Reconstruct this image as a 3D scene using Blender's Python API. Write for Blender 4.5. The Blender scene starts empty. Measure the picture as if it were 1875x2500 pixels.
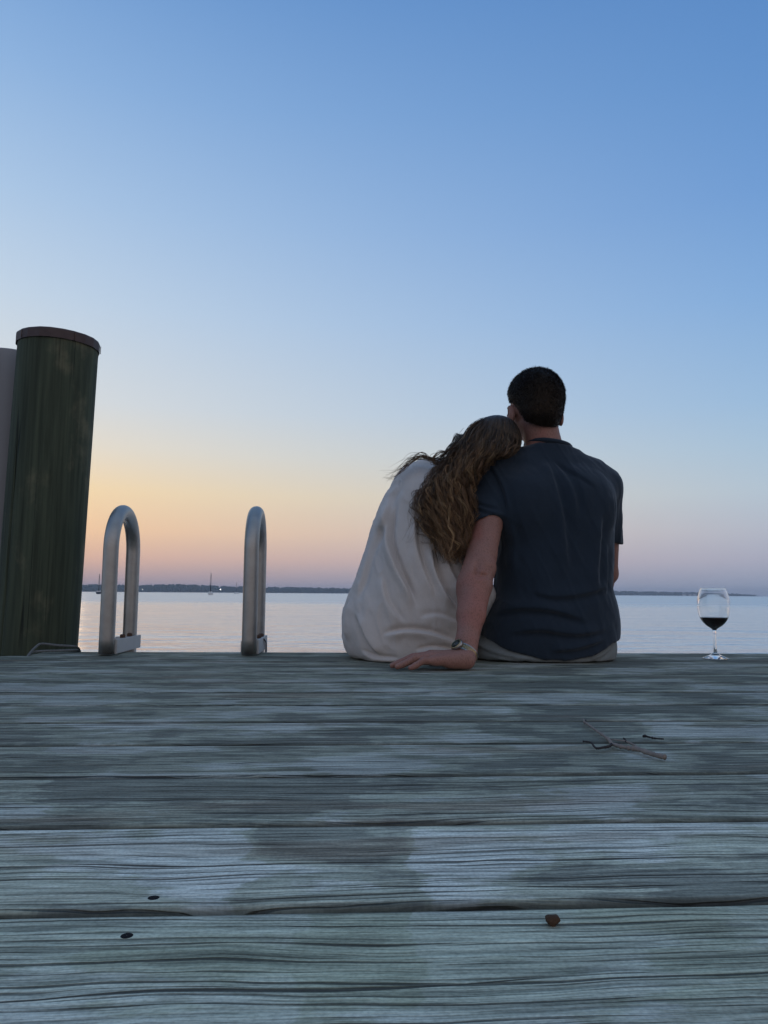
import bpy, bmesh, math, random
import numpy as np
from mathutils import Vector, Matrix

random.seed(7)
RNG = np.random.default_rng(11)
scene = bpy.context.scene
rad = math.radians

# ------------------------------------------------------------------ camera
H = 0.205                      # camera height above the deck (deck top = z 0)
PITCH, YAW, ROLL = rad(6.14), rad(3.4), rad(0.40)
FPX = 1850.0                   # focal length in photograph pixels (1875 x 2500)
cam_d = bpy.data.cameras.new('camera')
cam = bpy.data.objects.new('camera', cam_d)
scene.collection.objects.link(cam)
cam_d.sensor_fit = 'VERTICAL'
cam_d.sensor_height = 36.0
cam_d.lens = 36.0 * FPX / 2500.0
cam_d.clip_start, cam_d.clip_end = 0.02, 60000.0
_fw = Vector((math.sin(YAW) * math.cos(PITCH), math.cos(YAW) * math.cos(PITCH), math.sin(PITCH)))
_rt = _fw.cross(Vector((0, 0, 1))).normalized()
_up = _rt.cross(_fw).normalized()
_c, _s = math.cos(ROLL), math.sin(ROLL)
RT = _rt * _c + _up * _s       # camera rolled anticlockwise: the horizon falls to the right
UP = _up * _c - _rt * _s
FW = _fw
m = Matrix((RT, UP, -FW)).transposed().to_4x4()
m.translation = (0, 0, H)
cam.matrix_world = m
scene.camera = cam
CAM = np.array([0, 0, H])


def ray(px, py):
    v = FW + RT * ((px - 937.5) / FPX) + UP * ((1250.0 - py) / FPX)
    return np.array(v)


def onY(px, py, Y):
    """the point of the place that lies at depth Y and is seen at photograph pixel px, py"""
    r = ray(px, py)
    return CAM + r * (Y / r[1])


def onZ(px, py, Z=0.0):
    r = ray(px, py)
    return CAM + r * ((Z - H) / r[2])


def toPX(P):
    P = np.asarray(P, float) - CAM
    d = P @ np.array(FW)
    return 937.5 + FPX * (P @ np.array(RT)) / d, 1250 - FPX * (P @ np.array(UP)) / d


# ------------------------------------------------------------------ colour
def lin(r, g, b):
    def f(c):
        c /= 255.0
        return c / 12.92 if c <= 0.04045 else ((c + 0.055) / 1.055) ** 2.4
    return (f(r), f(g), f(b), 1.0)


# ------------------------------------------------------------------ world: dusk sky, sun just set to the left
SUN_AZ = rad(-25.0)            # from +Y, negative to the left
world = bpy.data.worlds.new('World')
scene.world = world
world.use_nodes = True
nt = world.node_tree
nt.nodes.clear()
N, L = nt.nodes, nt.links


def mth(op, a, b=None, c=None, clamp=False, tree=None):
    t = tree or nt
    n = t.nodes.new('ShaderNodeMath')
    n.operation = op
    n.use_clamp = clamp
    for i, v in enumerate((a, b, c)):
        if v is None:
            continue
        if isinstance(v, (int, float)):
            n.inputs[i].default_value = v
        else:
            t.links.new(v, n.inputs[i])
    return n.outputs[0]


def mixc(fac, a, b, tree=None, blend='MIX'):
    t = tree or nt
    n = t.nodes.new('ShaderNodeMix')
    n.data_type = 'RGBA'
    n.blend_type = blend
    for s, v in ((n.inputs[0], fac), (n.inputs[6], a), (n.inputs[7], b)):
        if isinstance(v, (int, float)):
            s.default_value = v
        elif isinstance(v, tuple):
            s.default_value = v
        else:
            t.links.new(v, s)
    return n.outputs[2]


def ramp(fac, stops, tree=None, interp='LINEAR'):
    t = tree or nt
    n = t.nodes.new('ShaderNodeValToRGB')
    cr = n.color_ramp
    cr.interpolation = interp
    while len(cr.elements) > 1:
        cr.elements.remove(cr.elements[-1])
    cr.elements[0].position = stops[0][0]
    cr.elements[0].color = stops[0][1]
    for p, c in stops[1:]:
        e = cr.elements.new(p)
        e.color = c
    t.links.new(fac, n.inputs[0])
    return n.outputs[0]


tc = N.new('ShaderNodeTexCoord')
sep = N.new('ShaderNodeSeparateXYZ')
L.new(tc.outputs['Generated'], sep.inputs[0])
X, Y, Z = sep.outputs
elev = mth('MULTIPLY', mth('ARCSINE', Z), 180 / math.pi)
ef = mth('DIVIDE', mth('MAXIMUM', elev, 0.0), 90.0)
hor = mth('MAXIMUM', mth('SQRT', mth('ADD', mth('MULTIPLY', X, X), mth('MULTIPLY', Y, Y))), 1e-4)
cosd = mth('DIVIDE', mth('ADD', mth('MULTIPLY', X, math.sin(SUN_AZ)), mth('MULTIPLY', Y, math.cos(SUN_AZ))), hor)
daz = mth('MULTIPLY', mth('ARCCOSINE', mth('MINIMUM', mth('MAXIMUM', cosd, -1.0), 1.0)), 180 / math.pi)
SKY_A = [(0, (166, 154, 164)), (1.2, (188, 164, 162)), (2.4, (222, 182, 160)), (4.4, (247, 205, 160)), (7.2, (250, 221, 172)),
         (10.2, (235, 225, 206)), (13.3, (219, 223, 224)), (20.1, (196, 214, 232)), (26.5, (172, 200, 231)), (33.7, (143, 180, 224)),
         (40.2, (117, 160, 213)), (60, (124, 162, 210)), (90, (134, 166, 207))]
SKY_B = [(0, (146, 160, 186)), (1.2, (158, 166, 188)), (2.4, (172, 175, 194)), (4.4, (182, 188, 203)), (7.2, (182, 199, 214)),
         (10.2, (170, 196, 219)), (13.3, (156, 189, 222)), (20.1, (133, 174, 221)), (26.5, (115, 159, 214)), (33.7, (100, 147, 205)),
         (40.2, (88, 136, 197)), (60, (108, 149, 203)), (90, (134, 166, 207))]
SKY_C = [(0, (178, 174, 180)), (4.6, (206, 193, 194)), (10, (217, 207, 209)), (18, (209, 207, 216)), (30, (185, 194, 215)),
         (45, (160, 180, 210)), (60, (142, 171, 208)), (90, (134, 166, 207))]
mk = lambda S: [(e / 90.0, lin(*c)) for e, c in S]
ca, cb, cc = ramp(ef, mk(SKY_A)), ramp(ef, mk(SKY_B)), ramp(ef, mk(SKY_C))


def sstep(x, lo, hi, tree=None):
    t = tree or nt
    n = t.nodes.new('ShaderNodeMapRange')
    n.interpolation_type = 'SMOOTHSTEP'
    n.inputs[1].default_value, n.inputs[2].default_value = lo, hi
    t.links.new(x, n.inputs[0])
    return n.outputs[0]


ab = mixc(mth('DIVIDE', daz, 56.0, clamp=True), ca, cb)
grad = mixc(sstep(daz, 55.0, 150.0), ab, cc)
nish = N.new('ShaderNodeTexSky')
nish.sky_type = 'NISHITA'
nish.sun_disc = False
nish.sun_elevation = rad(1.0)
nish.sun_rotation = SUN_AZ
nish.air_density, nish.dust_density, nish.ozone_density = 1.0, 1.6, 1.4
nsc = mixc(1.0, nish.outputs[0], (0.10, 0.10, 0.10, 1.0), blend='MULTIPLY')
skyc = mixc(0.06, grad, nsc)
bg = N.new('ShaderNodeBackground')
bg.inputs[1].default_value = 1.04
L.new(skyc, bg.inputs[0])
wo = N.new('ShaderNodeOutputWorld')
L.new(bg.outputs[0], wo.inputs[0])

# the afterglow of the sun that has just gone, low on the left
sun_d = bpy.data.lights.new('sun', 'SUN')
sun_d.energy = 0.06
sun_d.angle = rad(14)
sun_d.color = (1.0, 0.72, 0.46)
sun = bpy.data.objects.new('sun', sun_d)
scene.collection.objects.link(sun)
_sd = Vector((math.sin(SUN_AZ) * math.cos(rad(4)), math.cos(SUN_AZ) * math.cos(rad(4)), math.sin(rad(4))))
sun.rotation_euler = _sd.to_track_quat('Z', 'Y').to_euler()

vs = scene.view_settings
vs.view_transform = 'Standard'
vs.look = 'None'
vs.exposure = 0.0
vs.gamma = 1.0
vs.use_curve_mapping = False
scene.render.film_transparent = False
scene.render.engine = 'CYCLES'
cy = scene.cycles
cy.use_denoising = True
cy.use_adaptive_sampling = True
cy.adaptive_threshold = 0.01
cy.max_bounces = 10
cy.transmission_bounces = 10
cy.transparent_max_bounces = 12
cy.volume_bounces = 0
cy.caustics_reflective = False

# ================================================================== helpers
COL = scene.collection.objects


def link(o, parent=None):
    COL.link(o)
    if parent is not None:
        o.parent = parent
    return o


def tag(o, label=None, cat=None, group=None, kind=None):
    if label: o['label'] = label
    if cat: o['category'] = cat
    if group: o['group'] = group
    if kind: o['kind'] = kind
    return o


def empty(name, loc=(0, 0, 0), parent=None):
    o = bpy.data.objects.new(name, None)
    o.location = tuple(float(v) for v in loc)
    o.empty_display_size = 0.1
    return link(o, parent)


def mesh_obj(name, verts, faces, mat, parent=None, smooth=True, base=None):
    """verts in place coordinates; base = origin of the object (given when it has no parent)"""
    V = np.asarray(verts, float)
    off = np.zeros(3)
    o_loc = np.zeros(3)
    if parent is not None:
        off = world_loc(parent)
    elif base is not None:
        off = np.asarray(base, float)
        o_loc = off
    me = bpy.data.meshes.new(name)
    me.from_pydata((V - off).tolist(), [], faces if isinstance(faces, list) else faces.tolist())
    if mat is not None:
        me.materials.append(mat)
    if smooth:
        me.polygons.foreach_set('use_smooth', np.ones(len(me.polygons), bool))
    me.update()
    o = bpy.data.objects.new(name, me)
    o.location = tuple(o_loc)
    return link(o, parent)


def world_loc(o):
    p = np.zeros(3)
    while o is not None:
        p += np.array(o.location)
        o = o.parent
    return p


class MB:
    """collects shapes for one mesh"""
    def __init__(s):
        s.v, s.f = [], []

    def add(s, V, F):
        n = len(s.v)
        s.v += [tuple(map(float, p)) for p in V]
        s.f += [tuple(i + n for i in f) for f in F]
        return s

    def box(s, c, size, rot=None, bev=0.0):
        bm = bmesh.new()
        bmesh.ops.create_cube(bm, size=1.0)
        for v in bm.verts:
            v.co = Vector((v.co.x * size[0], v.co.y * size[1], v.co.z * size[2]))
        if bev > 0:
            bmesh.ops.bevel(bm, geom=bm.edges[:], offset=bev, segments=2, affect='EDGES', profile=0.7)
        R = rot if rot is not None else Matrix.Identity(3)
        bm.verts.index_update()
        s.add([np.array(R @ v.co) + np.asarray(c) for v in bm.verts], [[v.index for v in f.verts] for f in bm.faces])
        bm.free()
        return s

    def tube(s, pts, r, seg=12, caps=True):
        P = np.asarray(pts, float)
        R = np.full(len(P), r) if np.isscalar(r) else np.asarray(r, float)
        T = np.gradient(P, axis=0)
        T /= np.linalg.norm(T, axis=1)[:, None] + 1e-12
        u = np.cross(T[0], [0.31, 0.17, 0.93])
        u /= np.linalg.norm(u)
        V = []
        for i in range(len(P)):
            u = u - T[i] * (u @ T[i])
            u /= np.linalg.norm(u)
            w = np.cross(T[i], u)
            a = np.linspace(0, 2 * math.pi, seg, endpoint=False)
            V.append(P[i] + R[i] * (np.cos(a)[:, None] * u + np.sin(a)[:, None] * w))
        V = np.concatenate(V)
        F = []
        for i in range(len(P) - 1):
            for k in range(seg):
                k2 = (k + 1) % seg
                F.append((i * seg + k, i * seg + k2, (i + 1) * seg + k2, (i + 1) * seg + k))
        if caps:
            F.append(tuple(range(seg - 1, -1, -1)))
            F.append(tuple((len(P) - 1) * seg + k for k in range(seg)))
        return s.add(V, F)

    def lathe(s, prof, c, axis=(0, 0, 1), seg=48, u=None):
        """prof: list of (radius, height along axis)"""
        A = np.asarray(axis, float)
        A /= np.linalg.norm(A)
        u = np.cross(A, [0.2, 0.9, 0.1]) if u is None else np.asarray(u, float)
        u = u - A * (u @ A)
        u /= np.linalg.norm(u)
        w = np.cross(A, u)
        a = np.linspace(0, 2 * math.pi, seg, endpoint=False)
        ring = np.cos(a)[:, None] * u + np.sin(a)[:, None] * w
        V = np.concatenate([np.asarray(c) + A * h + ring * max(r, 1e-5) for r, h in prof])
        F = []
        for i in range(len(prof) - 1):
            for k in range(seg):
                k2 = (k + 1) % seg
                F.append((i * seg + k, i * seg + k2, (i + 1) * seg + k2, (i + 1) * seg + k))
        if prof[0][0] > 1e-4:
            F.append(tuple(range(seg - 1, -1, -1)))
        if prof[-1][0] > 1e-4:
            F.append(tuple((len(prof) - 1) * seg + k for k in range(seg)))
        return s.add(V, F)

    def build(s, name, mat, parent=None, smooth=True, base=None):
        o = mesh_obj(name, s.v, s.f, mat, parent, smooth, base)
        return o


def autosmooth(o, ang=35):
    """sharp edges stay sharp"""
    me = o.data
    bm = bmesh.new()
    bm.from_mesh(me)
    for e in bm.edges:
        if len(e.link_faces) == 2 and e.calc_face_angle(0) > rad(ang):
            e.smooth = False
    bm.to_mesh(me)
    bm.free()
    return o


def spline(pts, n):
    """Catmull-Rom through pts"""
    P = np.asarray(pts, float)
    P = np.vstack([2 * P[0] - P[1], P, 2 * P[-1] - P[-2]])
    m_ = len(P) - 3
    t = np.linspace(0, m_ - 1e-9, n)
    i = t.astype(int)
    f = (t - i)[:, None]
    a, b, c, d = P[i], P[i + 1], P[i + 2], P[i + 3]
    return 0.5 * (2 * b + (c - a) * f + (2 * a - 5 * b + 4 * c - d) * f ** 2 + (3 * b - a - 3 * c + d) * f ** 3)


def vnoise(P, seed=0):
    """value noise in numpy, 0..1"""
    P = np.asarray(P, float)
    i = np.floor(P).astype(np.int64)
    f = P - i
    f = f * f * (3 - 2 * f)

    def h(a, b, c):
        n = (a * 73856093) ^ (b * 19349663) ^ (c * 83492791) ^ (seed * 2654435761)
        n = (n ^ (n >> 13)) * 1274126177
        n = n & 0x7fffffff
        n = (n ^ (n >> 16)) & 0xffff
        return n / 65535.0
    r = 0
    for dx in (0, 1):
        for dy in (0, 1):
            for dz in (0, 1):
                w = (f[..., 0] if dx else 1 - f[..., 0]) * (f[..., 1] if dy else 1 - f[..., 1]) * (f[..., 2] if dz else 1 - f[..., 2])
                r = r + w * h(i[..., 0] + dx, i[..., 1] + dy, i[..., 2] + dz)
    return r


def fbm(P, seed=0, oct=3):
    r, a, s = 0, 0.5, 0
    P = np.asarray(P, float)
    for k in range(oct):
        r = r + a * vnoise(P * 2 ** k, seed + k)
        s += a
        a *= 0.5
    return r / s


# ---------------------------------------------------------------- implicit shapes -> one continuous mesh
class Grid:
    def __init__(s, lo, hi, vox):
        s.lo = np.asarray(lo, float)
        s.vox = vox
        s.n = np.ceil((np.asarray(hi) - s.lo) / vox).astype(int) + 1
        s.d = np.full(s.n, 0.5, np.float32)

    def sl(s, lo, hi):
        a = np.clip(np.floor((np.asarray(lo) - s.lo) / s.vox).astype(int), 0, s.n - 1)
        b = np.clip(np.ceil((np.asarray(hi) - s.lo) / s.vox).astype(int) + 1, 1, s.n)
        S = tuple(slice(a[k], b[k]) for k in range(3))
        ax = [s.lo[k] + s.vox * np.arange(a[k], b[k]) for k in range(3)]
        return S, ax[0][:, None, None].astype(np.float32), ax[1][None, :, None].astype(np.float32), ax[2][None, None, :].astype(np.float32)

    def join(s, S, d, k):
        o = s.d[S]
        if k <= 0:
            s.d[S] = np.minimum(o, d)
        else:
            hh = np.maximum(k - np.abs(o - d), 0) / k
            s.d[S] = np.minimum(o, d) - hh * hh * k * 0.25

    def cone(s, a, b, ra, rb, k=0.0, squash=None):
        a, b = np.asarray(a, float), np.asarray(b, float)
        mrg = max(ra, rb) + k + 3 * s.vox
        S, x, y, z = s.sl(np.minimum(a, b) - mrg, np.maximum(a, b) + mrg)
        ba = b - a
        L2 = ba @ ba + 1e-12
        t = np.clip(((x - a[0]) * ba[0] + (y - a[1]) * ba[1] + (z - a[2]) * ba[2]) / L2, 0, 1)
        d = np.sqrt((x - a[0] - t * ba[0]) ** 2 + (y - a[1] - t * ba[1]) ** 2 + (z - a[2] - t * ba[2]) ** 2) - (ra + t * (rb - ra))
        s.join(S, d, k)
        return s

    def chain(s, pts, rs, k=0.0):
        for i in range(len(pts) - 1):
            s.cone(pts[i], pts[i + 1], rs[i], rs[i + 1], k)
        return s

    def _ell(s, c, r, rot, mrg):
        c, r = np.asarray(c, float), np.asarray(r, float)
        M = max(r) + mrg
        S, x, y, z = s.sl(c - M, c + M)
        R = np.array(rot.to_3x3().transposed()) if rot is not None else np.eye(3)
        p = [R[i, 0] * (x - c[0]) + R[i, 1] * (y - c[1]) + R[i, 2] * (z - c[2]) for i in range(3)]
        k0 = np.sqrt(sum((p[i] / r[i]) ** 2 for i in range(3))) + 1e-6
        k1 = np.sqrt(sum((p[i] / r[i] ** 2) ** 2 for i in range(3))) + 1e-6
        return S, k0 * (k0 - 1) / k1

    def ell(s, c, r, rot=None, k=0.0):
        S, d = s._ell(c, r, rot, k + 3 * s.vox)
        s.join(S, d, k)
        return s

    def cut_ell(s, c, r, rot=None, k=0.006):
        S, d = s._ell(c, r, rot, k + 3 * s.vox)
        o = s.d[S]
        hh = np.maximum(k - np.abs(o + d), 0) / k
        s.d[S] = np.maximum(o, -d) + hh * hh * k * 0.25
        return s

    def loft(s, rings, k=0.0, n=2.3):
        """rings: (z, x left, x right, y back, y front) from the bottom up; a closed body between the first and last ring"""
        R = np.array(sorted(rings), float)
        mrg = k + 4 * s.vox
        S, x, y, z = s.sl((R[:, 1].min() - mrg, R[:, 3].min() - mrg, R[0, 0] - mrg), (R[:, 2].max() + mrg, R[:, 4].max() + mrg, R[-1, 0] + mrg))
        zz = z.ravel()
        zi = np.clip(zz, R[0, 0], R[-1, 0])

        def itp(col):
            # smooth interpolation
            q = np.interp(zi, R[:, 0], R[:, col])
            w = 0.012
            q = (q + np.interp(np.clip(zi - w, R[0, 0], R[-1, 0]), R[:, 0], R[:, col]) + np.interp(np.clip(zi + w, R[0, 0], R[-1, 0]), R[:, 0], R[:, col])) / 3
            return q[None, None, :]
        xl, xr, yb, yf = itp(1), itp(2), itp(3), itp(4)
        cx, ax_ = (xl + xr) / 2, np.maximum((xr - xl) / 2, 0.004)
        cyy, ay = (yb + yf) / 2, np.maximum((yf - yb) / 2, 0.004)
        g = (np.abs((x - cx) / ax_) ** n + np.abs((y - cyy) / ay) ** n) ** (1.0 / n)
        d = (g - 1) * np.minimum(ax_, ay)
        dz = np.maximum(R[0, 0] - zz, zz - R[-1, 0])[None, None, :]
        d = np.where(dz > 0, np.sqrt(np.maximum(d, 0) ** 2 + dz ** 2), d)
        # round the ends
        d = np.maximum(d, dz)
        s.join(S, d.astype(np.float32), k)
        return s

    def clip(s, fn, lo=None, hi=None):
        """keep only where fn(x,y,z) < 0"""
        lo = s.lo if lo is None else lo
        hi = s.lo + s.vox * (s.n - 1) if hi is None else hi
        S, x, y, z = s.sl(lo, hi)
        s.d[S] = np.maximum(s.d[S], np.broadcast_to(fn(x, y, z), s.d[S].shape))
        return s

    def blur(s, it=1):
        for _ in range(it):
            for ax in range(3):
                a = s.d
                b = a.copy()
                i0 = [slice(None)] * 3; i1 = [slice(None)] * 3; i2 = [slice(None)] * 3
                i0[ax] = slice(0, -2); i1[ax] = slice(1, -1); i2[ax] = slice(2, None)
                b[tuple(i1)] = 0.25 * a[tuple(i0)] + 0.5 * a[tuple(i1)] + 0.25 * a[tuple(i2)]
                s.d = b
        return s

    def mesh(s):
        d = s.d
        ins = d < 0
        n = d.shape
        cnt = np.zeros([k - 1 for k in n], np.int8)
        for dx in (0, 1):
            for dy in (0, 1):
                for dz in (0, 1):
                    cnt += ins[dx:n[0] - 1 + dx, dy:n[1] - 1 + dy, dz:n[2] - 1 + dz]
        act = (cnt > 0) & (cnt < 8)
        ci = np.argwhere(act)
        idx = np.full(act.shape, -1, np.int32)
        idx[tuple(ci.T)] = np.arange(len(ci))
        acc = np.zeros((len(ci), 3))
        num = np.zeros(len(ci))
        for ax in range(3):
            o1, o2 = [k for k in range(3) if k != ax]
            for u in (0, 1):
                for v in (0, 1):
                    a = ci.copy(); a[:, o1] += u; a[:, o2] += v
                    b = a.copy(); b[:, ax] += 1
                    da, db = d[tuple(a.T)].astype(float), d[tuple(b.T)].astype(float)
                    cr = (da < 0) != (db < 0)
                    t = np.where(cr, da / np.where(cr, da - db, 1), 0)
                    p = a.astype(float)
                    p[:, ax] += t
                    acc[cr] += p[cr]
                    num[cr] += 1
        V = s.lo + s.vox * acc / num[:, None]
        F = []
        for ax in range(3):
            o1, o2 = (ax + 1) % 3, (ax + 2) % 3
            sa = [slice(None)] * 3; sb = [slice(None)] * 3
            sa[ax] = slice(0, -1); sb[ax] = slice(1, None)
            A, B = ins[tuple(sa)], ins[tuple(sb)]
            e = np.argwhere(A != B)
            e = e[(e[:, o1] > 0) & (e[:, o2] > 0) & (e[:, o1] < n[o1] - 1) & (e[:, o2] < n[o2] - 1)]
            q = []
            for (u, v) in ((0, 0), (-1, 0), (-1, -1), (0, -1)):
                c = e.copy(); c[:, o1] += u; c[:, o2] += v
                q.append(idx[tuple(c.T)])
            q = np.stack(q, 1)
            fl = ~A[tuple(e.T)]
            q[fl] = q[fl][:, ::-1]
            F.append(q)
        F = np.concatenate(F)
        # normals from the field
        return V, F


def normals(V, F):
    n = np.cross(V[F[:, 2]] - V[F[:, 0]], V[F[:, 3]] - V[F[:, 1]])
    out = np.zeros_like(V)
    for k in range(4):
        np.add.at(out, F[:, k], n)
    return out / (np.linalg.norm(out, axis=1)[:, None] + 1e-12)


def smooth_mesh(V, F, it=1, lam=0.5):
    E = np.concatenate([F[:, [k, (k + 1) % 4]] for k in range(4)])
    for _ in range(it):
        acc = np.zeros_like(V); num = np.zeros(len(V))
        np.add.at(acc, E[:, 0], V[E[:, 1]]); np.add.at(num, E[:, 0], 1)
        np.add.at(acc, E[:, 1], V[E[:, 0]]); np.add.at(num, E[:, 1], 1)
        V = V + lam * (acc / np.maximum(num, 1)[:, None] - V)
    return V


def fold(V, Nn, pts, w, amp, valley=0.7, side=1.0, facing=-0.05):
    """raise a cloth fold along a line given as (x, z) points on the back of the figure, with its valley on one side"""
    P = spline(pts, 40)
    x, z = V[:, 0], V[:, 2]
    best = np.full(len(V), 1e9); sg = np.zeros(len(V)); tt = np.zeros(len(V))
    for i in range(len(P) - 1):
        a, b = P[i], P[i + 1]
        ba = b - a
        L2 = ba @ ba + 1e-12
        t = np.clip(((x - a[0]) * ba[0] + (z - a[1]) * ba[1]) / L2, 0, 1)
        dx, dz = x - a[0] - t * ba[0], z - a[1] - t * ba[1]
        dd = np.hypot(dx, dz)
        mk_ = dd < best
        best = np.where(mk_, dd, best)
        sg = np.where(mk_, np.sign(ba[0] * dz - ba[1] * dx), sg)
        tt = np.where(mk_, (i + t) / (len(P) - 1), tt)
    s_ = best * sg * side
    prof = np.where(s_ < 0, np.exp(-(s_ / (1.9 * w)) ** 2), np.exp(-(s_ / (0.65 * w)) ** 2)) - valley * np.where(s_ > 0, 1, 0) * (1 - np.exp(-(s_ / (0.5 * w)) ** 2)) * np.exp(-((s_ - 0.9 * w) / (1.2 * w)) ** 2)
    taper = np.clip(np.minimum(tt / 0.25, (1 - tt) / 0.25), 0, 1)
    taper = taper * taper * (3 - 2 * taper)
    fac = np.clip((facing + 0.25 - Nn[:, 1]) / 0.25, 0, 1)
    return V + Nn * (prof * taper * fac * amp)[:, None]


def quad_obj(name, V, F, mat, parent=None, base=None):
    """big quad mesh, fast"""
    off = world_loc(parent) if parent is not None else (np.asarray(base, float) if base is not None else np.zeros(3))
    me = bpy.data.meshes.new(name)
    V = np.asarray(V) - off
    k = F.shape[1]
    me.vertices.add(len(V)); me.vertices.foreach_set('co', V.astype(np.float32).ravel())
    me.loops.add(F.size); me.loops.foreach_set('vertex_index', F.astype(np.int32).ravel())
    me.polygons.add(len(F))
    me.polygons.foreach_set('loop_start', np.arange(0, F.size, k, dtype=np.int32))
    me.polygons.foreach_set('loop_total', np.full(len(F), k, np.int32))
    me.polygons.foreach_set('use_smooth', np.ones(len(F), bool))
    me.update(calc_edges=True)
    me.validate()
    if mat is not None:
        me.materials.append(mat)
    o = bpy.data.objects.new(name, me)
    if parent is None and base is not None:
        o.location = tuple(np.asarray(base, float))
    return link(o, parent)


# ================================================================== materials
def new_mat(name):
    m_ = bpy.data.materials.new(name)
    m_.use_nodes = True
    t = m_.node_tree
    b = t.nodes['Principled BSDF']
    return m_, t, b


def tex_noise(t, vec, scale=1.0, detail=4.0, rough=0.55, dist=0.0, out='Fac'):
    n = t.nodes.new('ShaderNodeTexNoise')
    n.inputs['Scale'].default_value = scale
    n.inputs['Detail'].default_value = detail
    n.inputs['Roughness'].default_value = rough
    n.inputs['Distortion'].default_value = dist
    t.links.new(vec, n.inputs['Vector'])
    return n.outputs[out]


def mapping(t, vec, scale=(1, 1, 1), loc=(0, 0, 0)):
    n = t.nodes.new('ShaderNodeMapping')
    n.inputs['Scale'].default_value = scale
    n.inputs['Location'].default_value = loc
    t.links.new(vec, n.inputs['Vector'])
    return n.outputs[0]


def combine(t, x, y, z):
    n = t.nodes.new('ShaderNodeCombineXYZ')
    for i, v in enumerate((x, y, z)):
        if isinstance(v, (int, float)):
            n.inputs[i].default_value = v
        else:
            t.links.new(v, n.inputs[i])
    return n.outputs[0]


def bump(t, b, h, strength=0.3, dist=0.002, prev=None):
    n = t.nodes.new('ShaderNodeBump')
    n.inputs['Strength'].default_value = strength
    n.inputs['Distance'].default_value = dist
    t.links.new(h, n.inputs['Height'])
    if prev is not None:
        t.links.new(prev, n.inputs['Normal'])
    if b is not None:
        t.links.new(n.outputs[0], b.inputs['Normal'])
    return n.outputs[0]


def obj_coord(t):
    n = t.nodes.new('ShaderNodeTexCoord')
    return n.outputs['Object']


def plain(name, col, rough=0.6, metal=0.0, spec=0.5, noise=None, bumps=None):
    m_, t, b = new_mat(name)
    b.inputs['Base Color'].default_value = col
    b.inputs['Roughness'].default_value = rough
    b.inputs['Metallic'].default_value = metal
    b.inputs['Specular IOR Level'].default_value = spec
    oc = obj_coord(t)
    if noise:
        sc, amt = noise
        f = tex_noise(t, oc, sc, 5)
        c2 = tuple(min(1, c * (1 + amt)) for c in col[:3]) + (1,)
        c1 = tuple(c * (1 - amt) for c in col[:3]) + (1,)
        t.links.new(mixc(f, c1, c2, t), b.inputs['Base Color'])
    if bumps:
        sc, st, ds = bumps
        bump(t, b, tex_noise(t, oc, sc, 5), st, ds)
    return m_


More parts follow.
